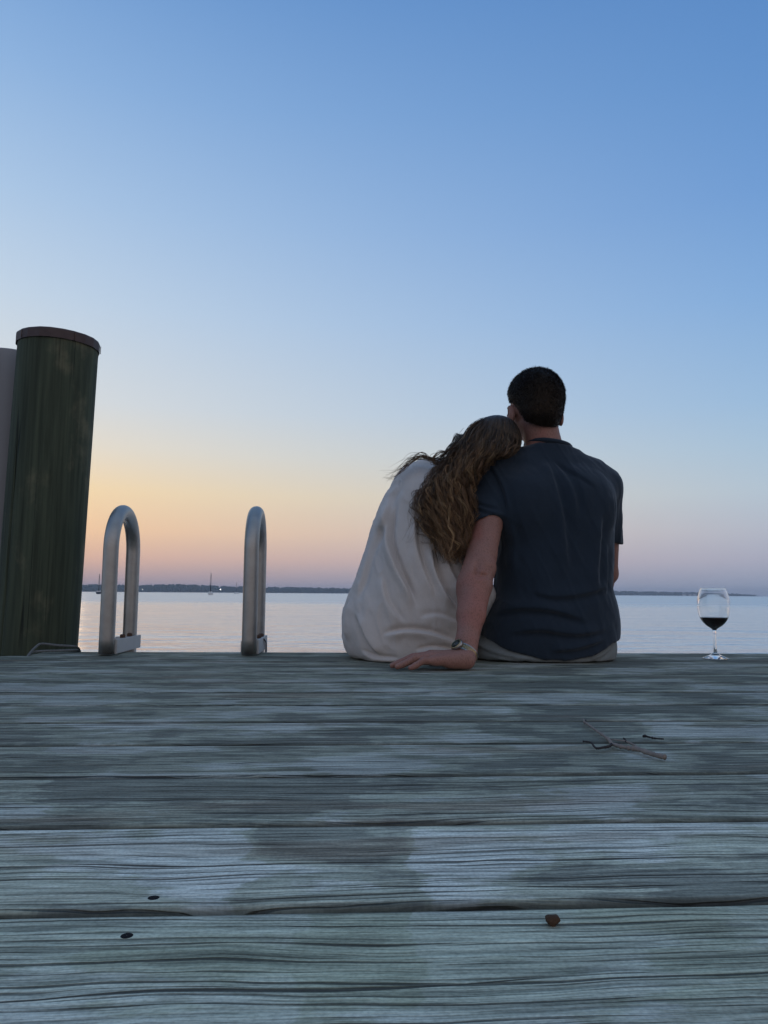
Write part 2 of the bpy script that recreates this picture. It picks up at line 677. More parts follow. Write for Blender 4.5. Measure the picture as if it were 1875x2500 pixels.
def wood_material():
    m_, t, b = new_mat('weathered_plank_wood')
    oc = obj_coord(t)
    oi = t.nodes.new('ShaderNodeObjectInfo')
    rnd = oi.outputs['Random']
    at = t.nodes.new('ShaderNodeAttribute')
    at.attribute_type = 'OBJECT'
    at.attribute_name = 'tone'          # each plank's own weathering, 0 dark .. 1 silver
    tone = at.outputs['Fac']
    at2 = t.nodes.new('ShaderNodeAttribute')
    at2.attribute_type = 'OBJECT'
    at2.attribute_name = 'moss'
    moss = at2.outputs['Fac']
    sp = t.nodes.new('ShaderNodeSeparateXYZ')
    t.links.new(oc, sp.inputs[0])
    x, y = sp.outputs[0], sp.outputs[1]
    seed = mth('MULTIPLY', rnd, 73.0, tree=t)
    P = lambda sx, sy, so, yy=y: combine(t, mth('MULTIPLY', x, sx, tree=t), mth('MULTIPLY', yy, sy, tree=t), mth('ADD', seed, so, tree=t))
    # the grain bends round hidden knots
    w1 = tex_noise(t, P(2.4, 8.0, 0.0), 1.0, 2.0, 0.5)
    w2 = tex_noise(t, P(8.0, 20.0, 5.0), 1.0, 2.0, 0.5)
    yw = mth('ADD', y, mth('ADD', mth('MULTIPLY', mth('SUBTRACT', w1, 0.5, tree=t), 0.050, tree=t), mth('MULTIPLY', mth('SUBTRACT', w2, 0.5, tree=t), 0.012, tree=t), tree=t), tree=t)
    vo = t.nodes.new('ShaderNodeTexVoronoi')
    vo.feature = 'SMOOTH_F1'
    vo.inputs['Smoothness'].default_value = 0.5
    vo.inputs['Scale'].default_value = 1.0
    t.links.new(P(2.0, 6.0, 3.0), vo.inputs['Vector'])
    kd = vo.outputs['Distance']
    kg = mth('EXPONENT', mth('MULTIPLY', mth('MULTIPLY', kd, kd, tree=t), -30.0, tree=t), tree=t)
    yw = mth('ADD', yw, mth('MULTIPLY', kg, 0.014, tree=t), tree=t)
    eye = mth('SUBTRACT', 1.0, sstep(kd, 0.02, 0.055, t), tree=t)
    g_fine = tex_noise(t, P(26.0, 640.0, 11.0, yw), 1.0, 3.0, 0.65)
    g_mid = tex_noise(t, P(7.0, 190.0, 23.0, yw), 1.0, 3.0, 0.6)
    g_wide = tex_noise(t, P(4.0, 42.0, 31.0, yw), 1.0, 5.0, 0.62)

    def lines(F_, so, half, gx, g_lo, g_hi):
        """long checks that follow the grain; half = half width in metres"""
        u = mth('ADD', mth('MULTIPLY', yw, F_, tree=t), mth('MULTIPLY', tex_noise(t, P(1.3, 5.0, so), 1.0, 2.0, 0.5), 1.3, tree=t), tree=t)
        k = mth('FLOOR', u, tree=t)
        fr = mth('ABSOLUTE', mth('SUBTRACT', mth('SUBTRACT', u, k, tree=t), 0.5, tree=t), tree=t)
        g = tex_noise(t, combine(t, mth('MULTIPLY', x, gx, tree=t), mth('MULTIPLY', k, 3.71, tree=t), mth('ADD', seed, so + 50, tree=t)), 1.0, 3.0, 0.6)
        g = sstep(g, g_lo, g_hi, t)
        wv = mth('MULTIPLY', mth('ADD', g, 0.10, tree=t), half * F_, tree=t)
        l = mth('SUBTRACT', 1.0, mth('DIVIDE', fr, wv, tree=t), clamp=True, tree=t)
        return mth('MULTIPLY', sstep(l, 0.0, 0.7, t), sstep(g, 0.0, 0.3, t), tree=t)
    c1 = lines(19.0, 41.0, 0.0022, 2.2, 0.47, 0.62)
    c2 = lines(47.0, 57.0, 0.0015, 3.5, 0.45, 0.62)
    c3 = lines(130.0, 63.0, 0.0010, 6.0, 0.43, 0.62)
    # weather patches: silvered, damp-dark, brown, mossy
    pn = tex_noise(t, P(4.0, 6.5, 71.0), 1.0, 6.0, 0.6)
    pn = mth('ADD', pn, mth('MULTIPLY', mth('SUBTRACT', g_wide, 0.5, tree=t), 0.24, tree=t), tree=t)
    pn = mth('ADD', pn, mth('MULTIPLY', mth('SUBTRACT', tone, 0.5, tree=t), 0.14, tree=t), tree=t)
    # one broad damp stain on some boards
    sx_, sw_ = (t.nodes.new('ShaderNodeAttribute') for _ in range(2))
    for a_, n_ in ((sx_, 'stain_x'), (sw_, 'stain_width')):
        a_.attribute_type = 'OBJECT'
        a_.attribute_name = n_
    sdist = mth('DIVIDE', mth('ABSOLUTE', mth('SUBTRACT', x, sx_.outputs['Fac'], tree=t), tree=t), mth('MAXIMUM', sw_.outputs['Fac'], 0.001, tree=t), tree=t)
    sdist = mth('ADD', sdist, mth('MULTIPLY', mth('SUBTRACT', pn, 0.5, tree=t), 1.9, tree=t), tree=t)
    stain = mth('SUBTRACT', 1.0, sstep(sdist, 0.85, 1.08, t), tree=t)
    stain = mth('MULTIPLY', stain, mth('GREATER_THAN', sw_.outputs['Fac'], 0.005, tree=t), tree=t)
    pn = mth('SUBTRACT', pn, mth('MULTIPLY', stain, 0.10, tree=t), tree=t)
    silver = sstep(pn, 0.50, 0.56, t)
    damp = mth('SUBTRACT', 1.0, sstep(pn, 0.42, 0.47, t), tree=t)
    base = mixc(sstep(g_wide, 0.36, 0.62, t), (0.26, 0.266, 0.205, 1), (0.385, 0.392, 0.305, 1), t)
    base = mixc(mth('MULTIPLY', silver, 0.55, tree=t), base, (0.61, 0.61, 0.55, 1), t)
    base = mixc(mth('MULTIPLY', damp, 0.58, tree=t), base, (0.10, 0.10, 0.092, 1), t)
    tv = mth('ADD', 0.52, mth('MULTIPLY', tone, 0.95, tree=t), tree=t)
    base = mixc(1.0, base, combine(t, tv, tv, tv), t, 'MULTIPLY')
    br = sstep(tex_noise(t, P(2.2, 12.0, 83.0), 1.0, 3.0, 0.5), 0.56, 0.70, t)
    base = mixc(mth('MULTIPLY', br, 0.40, tree=t), base, (0.24, 0.16, 0.11, 1), t)
    mo = sstep(tex_noise(t, P(3.0, 9.0, 97.0), 1.0, 4.0, 0.6), 0.32, 0.60, t)
    base = mixc(mth('MULTIPLY', mth('MULTIPLY', mo, moss, tree=t), 0.62, tree=t), base, (0.385, 0.42, 0.295, 1), t)
    gf = ramp(g_fine, [(0.36, (0.66, 0.66, 0.66, 1)), (0.5, (1, 1, 1, 1)), (0.62, (1.18, 1.18, 1.18, 1))], t)
    base = mixc(1.0, base, gf, t, 'MULTIPLY')
    gm = ramp(g_mid, [(0.36, (0.58, 0.585, 0.59, 1)), (0.47, (0.95, 0.95, 0.95, 1)), (0.62, (1.20, 1.20, 1.20, 1))], t)
    base = mixc(1.0, base, gm, t, 'MULTIPLY')
    spk = tex_noise(t, P(330.0, 420.0, 7.0), 1.0, 2.0, 0.6)
    base = mixc(1.0, base, ramp(spk, [(0.34, (0.84, 0.84, 0.84, 1)), (0.5, (1, 1, 1, 1)), (0.66, (1.12, 1.12, 1.12, 1))], t), t, 'MULTIPLY')
    crack = mth('MAXIMUM', c1, mth('MAXIMUM', mth('MULTIPLY', c2, 0.85, tree=t), mth('MULTIPLY', c3, 0.65, tree=t), tree=t), tree=t)
    # dark gap shade painted into board edges and sides, with some mould and dirt
    edge_shade_mould = sstep(mth('ADD', mth('ABSOLUTE', y, tree=t), mth('MULTIPLY', mth('SUBTRACT', w2, 0.5, tree=t), 0.008, tree=t), tree=t), 0.0815, 0.0870, t)
    edge_shade_mould = mth('MAXIMUM', edge_shade_mould, sstep(mth('ABSOLUTE', y, tree=t), 0.0855, 0.0874, t), tree=t)
    base = mixc(mth('MULTIPLY', edge_shade_mould, 0.75, tree=t), base, (0.045, 0.047, 0.042, 1), t)
    crack = mth('MAXIMUM', crack, mth('MULTIPLY', eye, 0.7, tree=t), tree=t)
    base = mixc(mth('MULTIPLY', crack, 0.90, tree=t), base, (0.030, 0.028, 0.026, 1), t)
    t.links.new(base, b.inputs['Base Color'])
    b.inputs['Roughness'].default_value = 0.82
    b.inputs['Specular IOR Level'].default_value = 0.12
    hgt = mth('ADD', mth('MULTIPLY', g_fine, 0.25, tree=t), mth('MULTIPLY', g_mid, 0.9, tree=t), tree=t)
    hgt = mth('SUBTRACT', hgt, mth('MULTIPLY', crack, 1.4, tree=t), tree=t)
    bump(t, b, hgt, 0.8, 0.0040)
    return m_


def fabric(name, col, amt=0.08, sheen=0.3, weave=900.0, mottled=6.0, rough=0.9):
    m_, t, b = new_mat(name)
    oc = obj_coord(t)
    f = tex_noise(t, oc, mottled, 6, 0.6)
    g = tex_noise(t, oc, weave, 2, 0.5)
    c1 = tuple(c * (1 - amt) for c in col[:3]) + (1,)
    c2 = tuple(min(1, c * (1 + amt)) for c in col[:3]) + (1,)
    c = mixc(f, c1, c2, t)
    c = mixc(1.0, c, ramp(g, [(0.3, (0.86, 0.86, 0.86, 1)), (0.7, (1.1, 1.1, 1.1, 1))], t), t, 'MULTIPLY')
    t.links.new(c, b.inputs['Base Color'])
    b.inputs['Roughness'].default_value = rough
    b.inputs['Specular IOR Level'].default_value = 0.15
    b.inputs['Sheen Weight'].default_value = sheen
    b.inputs['Sheen Roughness'].default_value = 0.5
    nb = bump(t, None, g, 0.25, 0.0006)
    bump(t, b, tex_noise(t, mapping(t, oc, (1.0, 1.0, 0.5)), 45.0, 4, 0.55), 0.35, 0.004, nb)
    return m_


M = {}
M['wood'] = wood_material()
M['timber'] = plain('framing_timber', (0.10, 0.105, 0.10, 1), 0.85, 0, 0.2, (7.0, 0.35), (60.0, 0.4, 0.003))


def pile_material():
    m_, t, b = new_mat('treated_pile_wood')
    oc = obj_coord(t)
    P = lambda s, l=(0, 0, 0): mapping(t, oc, s, l)
    g = tex_noise(t, P((55, 55, 2.2)), 1.0, 5, 0.6, 0.3)
    w = tex_noise(t, P((9, 9, 1.1), (3, 1, 0)), 1.0, 4, 0.6)
    p = tex_noise(t, P((5, 5, 3.2), (8, 2, 5)), 1.0, 5, 0.6)
    c = mixc(w, (0.034, 0.043, 0.029, 1), (0.068, 0.080, 0.051, 1), t)
    c = mixc(mth('MULTIPLY', sstep(p, 0.52, 0.68, t), 0.55, tree=t), c, (0.19, 0.17, 0.105, 1), t)
    c = mixc(1.0, c, ramp(g, [(0.28, (0.55, 0.55, 0.55, 1)), (0.5, (1, 1, 1, 1)), (0.75, (1.45, 1.42, 1.35, 1))], t), t, 'MULTIPLY')
    k = tex_noise(t, P((26, 26, 0.35), (5, 5, 5)), 1.0, 1, 0.4)
    cr = mth('SUBTRACT', 1.0, sstep(mth('ABSOLUTE', mth('SUBTRACT', k, 0.5, tree=t), tree=t), 0.0, 0.014, t), tree=t)
    cr = mth('MULTIPLY', cr, sstep(tex_noise(t, P((4, 4, 1.3), (1, 9, 2)), 1.0, 2), 0.5, 0.6, t), tree=t)
    c = mixc(mth('MULTIPLY', cr, 0.85, tree=t), c, (0.008, 0.010, 0.009, 1), t)
    t.links.new(c, b.inputs['Base Color'])
    b.inputs['Roughness'].default_value = 0.8
    b.inputs['Specular IOR Level'].default_value = 0.2
    bump(t, b, mth('SUBTRACT', mth('ADD', g, mth('MULTIPLY', w, 0.7, tree=t), tree=t), cr, tree=t), 0.6, 0.004)
    return m_


M['pile'] = pile_material()
M['copper'] = plain('aged_copper', (0.070, 0.046, 0.042, 1), 0.6, 0.3, 0.4, (14.0, 0.55), (30.0, 0.3, 0.002))
M['vinyl'] = plain('grey_vinyl', (0.235, 0.22, 0.215, 1), 0.5, 0, 0.3, (5.0, 0.07), (18.0, 0.1, 0.002))
M['vinyl_trim'] = plain('grey_vinyl_trim', (0.17, 0.16, 0.16, 1), 0.5, 0, 0.4, (9.0, 0.07))


def alu_material():
    m_, t, b = new_mat('dull_aluminium')
    oc = obj_coord(t)
    n = tex_noise(t, oc, 22.0, 6, 0.65)
    n2 = tex_noise(t, mapping(t, oc, (90, 90, 6)), 1.0, 3, 0.5)
    t.links.new(mixc(n, (0.24, 0.225, 0.205, 1), (0.46, 0.44, 0.41, 1), t), b.inputs['Base Color'])
    b.inputs['Metallic'].default_value = 0.9
    t.links.new(mth('ADD', 0.36, mth('MULTIPLY', n, 0.22, tree=t), tree=t), b.inputs['Roughness'])
    bump(t, b, mth('ADD', n, mth('MULTIPLY', n2, 0.5, tree=t), tree=t), 0.12, 0.0015)
    return m_


M['alu'] = alu_material()
M['plate'] = plain('painted_bracket', (0.42, 0.41, 0.39, 1), 0.55, 0.1, 0.4, (25.0, 0.12), (60, 0.2, 0.001))
M['bolt'] = plain('rusty_bolt', (0.10, 0.055, 0.035, 1), 0.7, 0.3, 0.4, (60.0, 0.4), (120, 0.4, 0.001))
M['rope'] = plain('weathered_rope', (0.15, 0.155, 0.15, 1), 0.9, 0, 0.2, (120.0, 0.3), (300.0, 0.5, 0.001))
M['cable_pale'] = plain('pale_cable', (0.45, 0.46, 0.47, 1), 0.5, 0, 0.5, (40, 0.1))
M['cable_dark'] = plain('dark_cable', (0.02, 0.02, 0.022, 1), 0.5, 0, 0.5, (40, 0.2))


def skin_material(name, c1, c2):
    m_, t, b = new_mat(name)
    oc = obj_coord(t)
    f = tex_noise(t, oc, 16.0, 5, 0.6)
    f2 = tex_noise(t, oc, 5.5, 3, 0.5)
    sc_ = mixc(f, c1, c2, t)
    sc_ = mixc(mth('MULTIPLY', sstep(f2, 0.50, 0.66, t), 0.5, tree=t), sc_, (c2[0] * 1.05, c2[1] * 0.72, c2[2] * 0.70, 1), t)
    hr = tex_noise(t, mapping(t, oc, (420, 420, 110)), 1.0, 2)
    sc_ = mixc(1.0, sc_, ramp(hr, [(0.36, (0.72, 0.70, 0.68, 1)), (0.5, (1, 1, 1, 1))], t), t, 'MULTIPLY')
    t.links.new(sc_, b.inputs['Base Color'])
    b.inputs['Roughness'].default_value = 0.58
    b.inputs['Specular IOR Level'].default_value = 0.3
    b.inputs['Subsurface Weight'].default_value = 0.15
    b.inputs['Subsurface Radius'].default_value = (0.6, 0.25, 0.15)
    b.inputs['Subsurface Scale'].default_value = 0.01
    bump(t, b, tex_noise(t, oc, 350.0, 3), 0.2, 0.0008)
    return m_


M['skin'] = skin_material('sunned_skin', (0.25, 0.122, 0.093, 1), (0.32, 0.160, 0.122, 1))
M['skin_fair'] = skin_material('fair_skin', (0.48, 0.27, 0.21, 1), (0.56, 0.33, 0.26, 1))
M['navy'] = fabric('navy_cotton', (0.0165, 0.0250, 0.037, 1), 0.2, 0.2)
M['oat'] = fabric('pale_grey_cotton', (0.53, 0.475, 0.435, 1), 0.05, 0.12, 900.0, 9.0)
M['shorts'] = fabric('grey_green_twill', (0.19, 0.205, 0.20, 1), 0.10, 0.1)
M['denim'] = fabric('pale_denim', (0.38, 0.44, 0.54, 1), 0.15, 0.1)


def hair_material(name, spec=0.5):
    m_, t, b = new_mat(name)
    a = t.nodes.new('ShaderNodeAttribute')
    a.attribute_name = 'strand_colour'
    t.links.new(a.outputs['Color'], b.inputs['Base Color'])
    b.inputs['Roughness'].default_value = 0.36
    b.inputs['Specular IOR Level'].default_value = spec
    b.inputs['Specular Tint'].default_value = (1.0, 0.8, 0.6, 1)
    return m_


M['hair'] = hair_material('wavy_brown_hair')
M['hair_short'] = hair_material('short_dark_hair', 0.15)
M['scalp'] = plain('dark_hair_base', (0.010, 0.008, 0.007, 1), 0.9, 0, 0.1, (90, 0.5), (220.0, 0.9, 0.004))
M['steel'] = plain('watch_steel', (0.30, 0.29, 0.28, 1), 0.34, 1.0, 0.5, (60, 0.08))
M['gold'] = plain('watch_gold', (0.36, 0.26, 0.14, 1), 0.34, 1.0, 0.5, (60, 0.08))
M['dial'] = plain('watch_dial', (0.03, 0.035, 0.035, 1), 0.15, 0.2, 0.6, (60, 0.1))

m_, t, b = new_mat('clear_glass')
b.inputs['Base Color'].default_value = (0.98, 0.985, 0.985, 1)
b.inputs['Transmission Weight'].default_value = 1.0
b.inputs['Roughness'].default_value = 0.0
b.inputs['IOR'].default_value = 1.48
M['glass'] = m_
m_, t, b = new_mat('red_wine')
b.inputs['Base Color'].default_value = (0.020, 0.002, 0.004, 1)
b.inputs['Roughness'].default_value = 0.03
b.inputs['Specular IOR Level'].default_value = 0.4
n_ = tex_noise(t, obj_coord(t), 30.0, 2)
t.links.new(mixc(n_, (0.010, 0.001, 0.003, 1), (0.016, 0.002, 0.004, 1), t), b.inputs['Base Color'])
M['wine'] = m_
M['bark'] = plain('dry_twig_bark', (0.23, 0.185, 0.155, 1), 0.85, 0, 0.2, (70.0, 0.5), (160, 0.6, 0.001))
M['bark_dark'] = plain('dark_twig_bark', (0.035, 0.028, 0.027, 1), 0.85, 0, 0.2, (70.0, 0.4), (160, 0.6, 0.001))
M['rust'] = plain('rusty_iron', (0.075, 0.040, 0.022, 1), 0.85, 0.2, 0.3, (120.0, 0.7), (220, 0.8, 0.002))
M['nail'] = plain('blackened_nail', (0.012, 0.012, 0.014, 1), 0.95, 0.0, 0.1, (120.0, 0.4))


def water_material():
    m_, t, b = new_mat('bay_water')
    oc = obj_coord(t)
    sp = t.nodes.new('ShaderNodeSeparateXYZ')
    t.links.new(oc, sp.inputs[0])
    b.inputs['Base Color'].default_value = (0.87, 0.785, 0.685, 1)
    b.inputs['Roughness'].default_value = 0.06
    b.inputs['Metallic'].default_value = 0.8
    b.inputs['IOR'].default_value = 1.33
    # calm inshore, ruffled by wind farther out
    edge = tex_noise(t, mapping(t, oc, (0.012, 0.03, 1)), 1.0, 3)
    far = sstep(mth('ADD', sp.outputs[1], mth('MULTIPLY', edge, 50.0, tree=t), tree=t), 95.0, 150.0, t)
    n1 = tex_noise(t, mapping(t, oc, (0.55, 1.5, 1)), 1.0, 3, 0.5, 0.4)
    n2 = tex_noise(t, mapping(t, oc, (1.7, 5.2, 1), (4, 7, 0)), 1.0, 3, 0.5, 0.5)
    n3 = tex_noise(t, mapping(t, oc, (0.10, 0.22, 1), (4, 7, 0)), 1.0, 2, 0.5, 0.3)
    n4 = tex_noise(t, mapping(t, oc, (0.22, 0.62, 1), (14, 3, 0)), 1.0, 2, 0.5, 0.5)
    n3 = mth('ADD', n3, mth('MULTIPLY', n4, 0.55, tree=t), tree=t)
    h = mth('ADD', mth('MULTIPLY', n1, 0.13, tree=t), mth('ADD', mth('MULTIPLY', n2, 0.06, tree=t), mth('MULTIPLY', n3, 0.5, tree=t), tree=t), tree=t)
    h = mth('MULTIPLY', h, mth('ADD', 1.0, mth('MULTIPLY', far, 1.0, tree=t), tree=t), tree=t)
    bump(t, b, h, 1.0, 1.0)
    t.links.new(mth('ADD', 0.16, mth('MULTIPLY', far, 0.14, tree=t), tree=t), b.inputs['Roughness'])
    return m_


M['water'] = water_material()
M['far_trees'] = plain('far_foliage', (0.035, 0.050, 0.035, 1), 0.9, 0, 0.1, (0.02, 0.4))
M['far_land'] = plain('far_shore_land', (0.06, 0.07, 0.05, 1), 0.95, 0, 0.1, (0.01, 0.3))
M['hull'] = plain('white_boat_hull', (0.75, 0.74, 0.72, 1), 0.4, 0, 0.5, (0.8, 0.06))
M['boat_dark'] = plain('dark_boat_canvas', (0.03, 0.04, 0.06, 1), 0.7, 0, 0.3, (0.8, 0.2))
M['mast'] = plain('dark_mast', (0.06, 0.06, 0.065, 1), 0.5, 0.5, 0.5, (0.8, 0.1))
M['house'] = plain('white_siding', (0.72, 0.70, 0.67, 1), 0.7, 0, 0.3, (0.2, 0.05))
M['roof'] = plain('grey_shingle', (0.12, 0.12, 0.13, 1), 0.9, 0, 0.2, (0.3, 0.2))
M['pane'] = plain('house_pane', (0.04, 0.05, 0.06, 1), 0.2, 0, 0.5, (0.3, 0.2))
m_, t, b = new_mat('lit_globe')
b.inputs['Base Color'].default_value = (1, 1, 1, 1)
b.inputs['Emission Color'].default_value = (1.0, 0.96, 0.9, 1)
b.inputs['Emission Strength'].default_value = 5.0
M['lamp'] = m_

# ================================================================== structure: water, far shore
WZ = -1.15
o = mesh_obj('water', [(-20000, -60, WZ), (20000, -60, WZ), (20000, 20000, WZ), (-20000, 20000, WZ)], [(0, 1, 2, 3)], M['water'], base=(0, 0, WZ))
tag(o, kind='structure')


# shoreline: distance and tree-top height read along the horizon (photograph x -> px above the waterline)
SH_PX = np.array([-900, -300, 0, 180, 260, 340, 420, 470, 560, 700, 850, 1000, 1250, 1490, 1600, 1700, 1790, 1850])
SH_HT = np.array([15, 16, 16, 17, 18.5, 16.5, 20, 19, 15.5, 14.5, 13, 12, 11.5, 11, 10, 9, 7.0, 2.0])
SH_D = np.array([3600, 3500, 3500, 3500, 3600, 3700, 3700, 3800, 3900, 4100, 4300, 4700, 5200, 5600, 5700, 5800, 5900, 6000.])


def shore_pt(px, back=0.0, z=WZ):
    d = np.interp(px, SH_PX, SH_D) + back
    hy = 1449 + (px - 937) * math.tan(ROLL)
    p = onY(px, hy, 1000.0)
    return np.array([p[0] / 1000.0 * d, d, z])


V, F = [], []
pxs = np.linspace(-900, 1855, 420)
for i, p in enumerate(pxs):
    hh = np.interp(p, SH_PX, SH_HT) * np.interp(p, SH_PX, SH_D) / FPX
    land = max(hh - 11, 0.6)
    for back, z in ((-30, WZ - 1), (0, WZ + 1.5), (60, land * 0.5), (220, land), (900, land * 0.9), (900, WZ - 1)):
        q = shore_pt(p, back)
        V.append((q[0], q[1], z))
for i in range(len(pxs) - 1):
    for k in range(5):
        a = i * 6 + k
        F.append((a, a + 6, a + 7, a + 1))
o = mesh_obj('far_shore', V, F, M['far_land'])
tag(o, kind='structure')

# the wood on it: thousands of crowns, far too many and too far to count
ico = bmesh.new()
bmesh.ops.create_icosphere(ico, subdivisions=2, radius=1.0)
IV = np.array([v.co[:] for v in ico.verts])
IF = np.array([[v.index for v in f.verts] for f in ico.faces])
ico.free()
VV, FF = [], []
nt_ = 0
for i in range(5200):
    p = RNG.uniform(-890, 1846)
    back = RNG.choice([5, 25, 60, 130, 230]) + RNG.uniform(-10, 30)
    hh = np.interp(p, SH_PX, SH_HT) * np.interp(p, SH_PX, SH_D) / FPX
    if p > 1790:
        hh *= RNG.uniform(0.4, 1.2)
    land = max(hh - 11, 0.6)
    g = WZ + 1.5 if back < 15 else np.interp(back, [0, 60, 220], [WZ + 1.5, land * .5, land])
    q = shore_pt(p, back)
    r = RNG.uniform(4.5, 8.0)
    tree_h = min(RNG.uniform(9, 13.5), hh + 1.0)
    s = np.array([r * RNG.uniform(0.9, 1.5), r, tree_h * 0.55])
    jit = 1 + 0.25 * (RNG.random(len(IV))[:, None] - 0.5)
    VV.append(IV * jit * s + [q[0], q[1], g + tree_h * 0.48])
    FF.append(IF + nt_)
    nt_ += len(IV)
o = quad_obj('far_wood', np.concatenate(VV), np.concatenate(FF), M['far_trees'])
tag(o, 'low dark line of woodland along the far shore', 'woodland', kind='stuff')


def house(px, back, w, d, h, rh, label):
    q = shore_pt(px, back)
    e = empty('shore_house', (q[0], q[1], WZ + 1.4))
    tag(e, label, 'house', 'white houses on the far shore')
    x, y, z = q[0], q[1], WZ + 1.4
    MB().box((x, y, z + h / 2), (w, d, h)).build('wall', M['house'], e, False)
    a = MB()
    a.add([(x - w * .54, y - d * .56, z + h), (x + w * .54, y - d * .56, z + h), (x + w * .54, y + d * .56, z + h), (x - w * .54, y + d * .56, z + h),
           (x - w * .54, y, z + h + rh), (x + w * .54, y, z + h + rh)], [(0, 1, 5, 4), (2, 3, 4, 5), (0, 4, 3), (1, 2, 5), (3, 2, 1, 0)])
    a.build('roof', M['roof'], e, False)
    for k in range(3):
        MB().box((x + (k - 1) * w * .3, y - d / 2 - 0.05, z + h * .55), (w * .14, 0.2, h * .4)).build('window', M['pane'], e, False)


house(1670, -2, 26, 14, 12, 5, 'white gabled house on the far shore nearest the man')
house(1683, -4, 30, 14, 9, 5, 'middle white house of three on the far shore left of the wine glass')
house(1696, -2, 22, 12, 10, 6, 'white house on the far shore nearest the wine glass')


def lamp(px, py, label, r):
    q = shore_pt(px, -12)
    top = onY(px, py, q[1])
    e = empty('shore_lamp', (top[0], q[1], WZ - 0.5))
    tag(e, label, 'lamp', 'lights on the far shore')
    MB().tube([(top[0], q[1], WZ - .5), (top[0], q[1], top[2] - r * .8)], 0.35, 8).build('post', M['mast'], e)
    MB().lathe([(0.001, -r), (r * .6, -r * .8), (r, 0), (r * .6, r * .8), (0.001, r)], (top[0], q[1], top[2]), seg=12).build('globe', M['lamp'], e)


lamp(348, 1439, 'tiny white light on the far shore by the left handrail', 1.6)
lamp(538, 1439, 'bright white light on the far shore right of the white sailboat', 2.6)

# ================================================================== the dock
PITCHB = 0.1822                # plank spacing
LAST = 2.530                  # gap before the outermost plank
EDGE = 2.70
dock = empty('dock', (0, 0, 0))
tag(dock, kind='structure')


def plank(y0, y1, x0, x1, tone, moss, seed, cut=None, nx=150, warp=1.0):
    """one board, its edges worn and wavy, its face slightly cupped"""
    w = y1 - y0
    th = 0.038
    xs = np.linspace(x0, x1, nx)
    prof = [(-0.5, -1.0), (-0.5, -0.22), (-0.494, -0.09), (-0.48, -0.02), (-0.455, 0.0), (-0.3, 0.0), (-0.15, 0), (0, 0), (0.15, 0), (0.3, 0.0),
            (0.455, 0.0), (0.48, -0.02), (0.494, -0.09), (0.5, -0.22), (0.5, -1.0)]
    V = []
    cyc = (y0 + y1) / 2
    for i, x in enumerate(xs):
        e0 = (fbm(np.array([[x * 5.0, seed, 0.5]]), 3)[0] - 0.5) * 0.007 * warp + (fbm(np.array([[x * 40.0, seed, 2.5]]), 5)[0] - 0.5) * 0.002
        e1 = (fbm(np.array([[x * 5.0, seed + 9, 0.5]]), 4)[0] - 0.5) * 0.007 * warp + (fbm(np.array([[x * 40.0, seed + 9, 2.5]]), 6)[0] - 0.5) * 0.002
        zz = (fbm(np.array([[x * 0.9, seed + 3, 7.5]]), 8)[0] - 0.5) * 0.0012
        for (u, v) in prof:
            ed = e0 * max(0, -2 * u) + e1 * max(0, 2 * u)
            cup = 0.0010 * (2 * u) ** 2
            V.append((x, cyc + u * w + ed, zz + v * th + cup - 0.002))
    V = np.array(V)
    if cut is not None:
        V = cut(V)
    n = len(prof)
    F = []
    for i in range(nx - 1):
        for k in range(n):
            k2 = (k + 1) % n
            F.append((i * n + k, i * n + k2, (i + 1) * n + k2, (i + 1) * n + k))
    F.append(tuple(range(n - 1, -1, -1)))
    F.append(tuple((nx - 1) * n + k for k in range(n)))
    F = [f[::-1] for f in F]
    c = np.array([(x0 + x1) / 2, cyc, 0])
    me = bpy.data.meshes.new('plank')
    me.from_pydata((V - c).tolist(), [], F)
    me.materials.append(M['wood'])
    me.polygons.foreach_set('use_smooth', np.ones(len(F), bool))
    me.update()
    ob = bpy.data.objects.new('plank', me)
    ob.location = tuple(c)
    link(ob, dock)
    ob['tone'] = tone
    ob['moss'] = moss
    autosmooth(ob, 60)
    return ob


def deck_z(x, y):
    """height of the plank face at x, y"""
    k = int((LAST - y) // PITCHB)
    sd = 10.0 + 3.7 * k if k >= 0 else 1.5
    yc = LAST - (k + 0.5) * PITCHB
    return (fbm(np.array([[x * 0.9, sd + 3, 7.5]]), 8)[0] - 0.5) * 0.0012 - 0.002 + 0.0010 * (2 * (y - yc) / PITCHB) ** 2


cornerA = onZ(78, 1597)[0]     # the deck's end boards stop at the pile
cornerB = onZ(-40, 1620)
PXL, PXR = -2.3, 2.7


def diag(V):
    # the board before the last is sawn at an angle round the pile
    xl = cornerA - 0.03 - (LAST - V[:, 1]) * 1.25
    V[:, 0] = np.maximum(V[:, 0], xl)
    return V


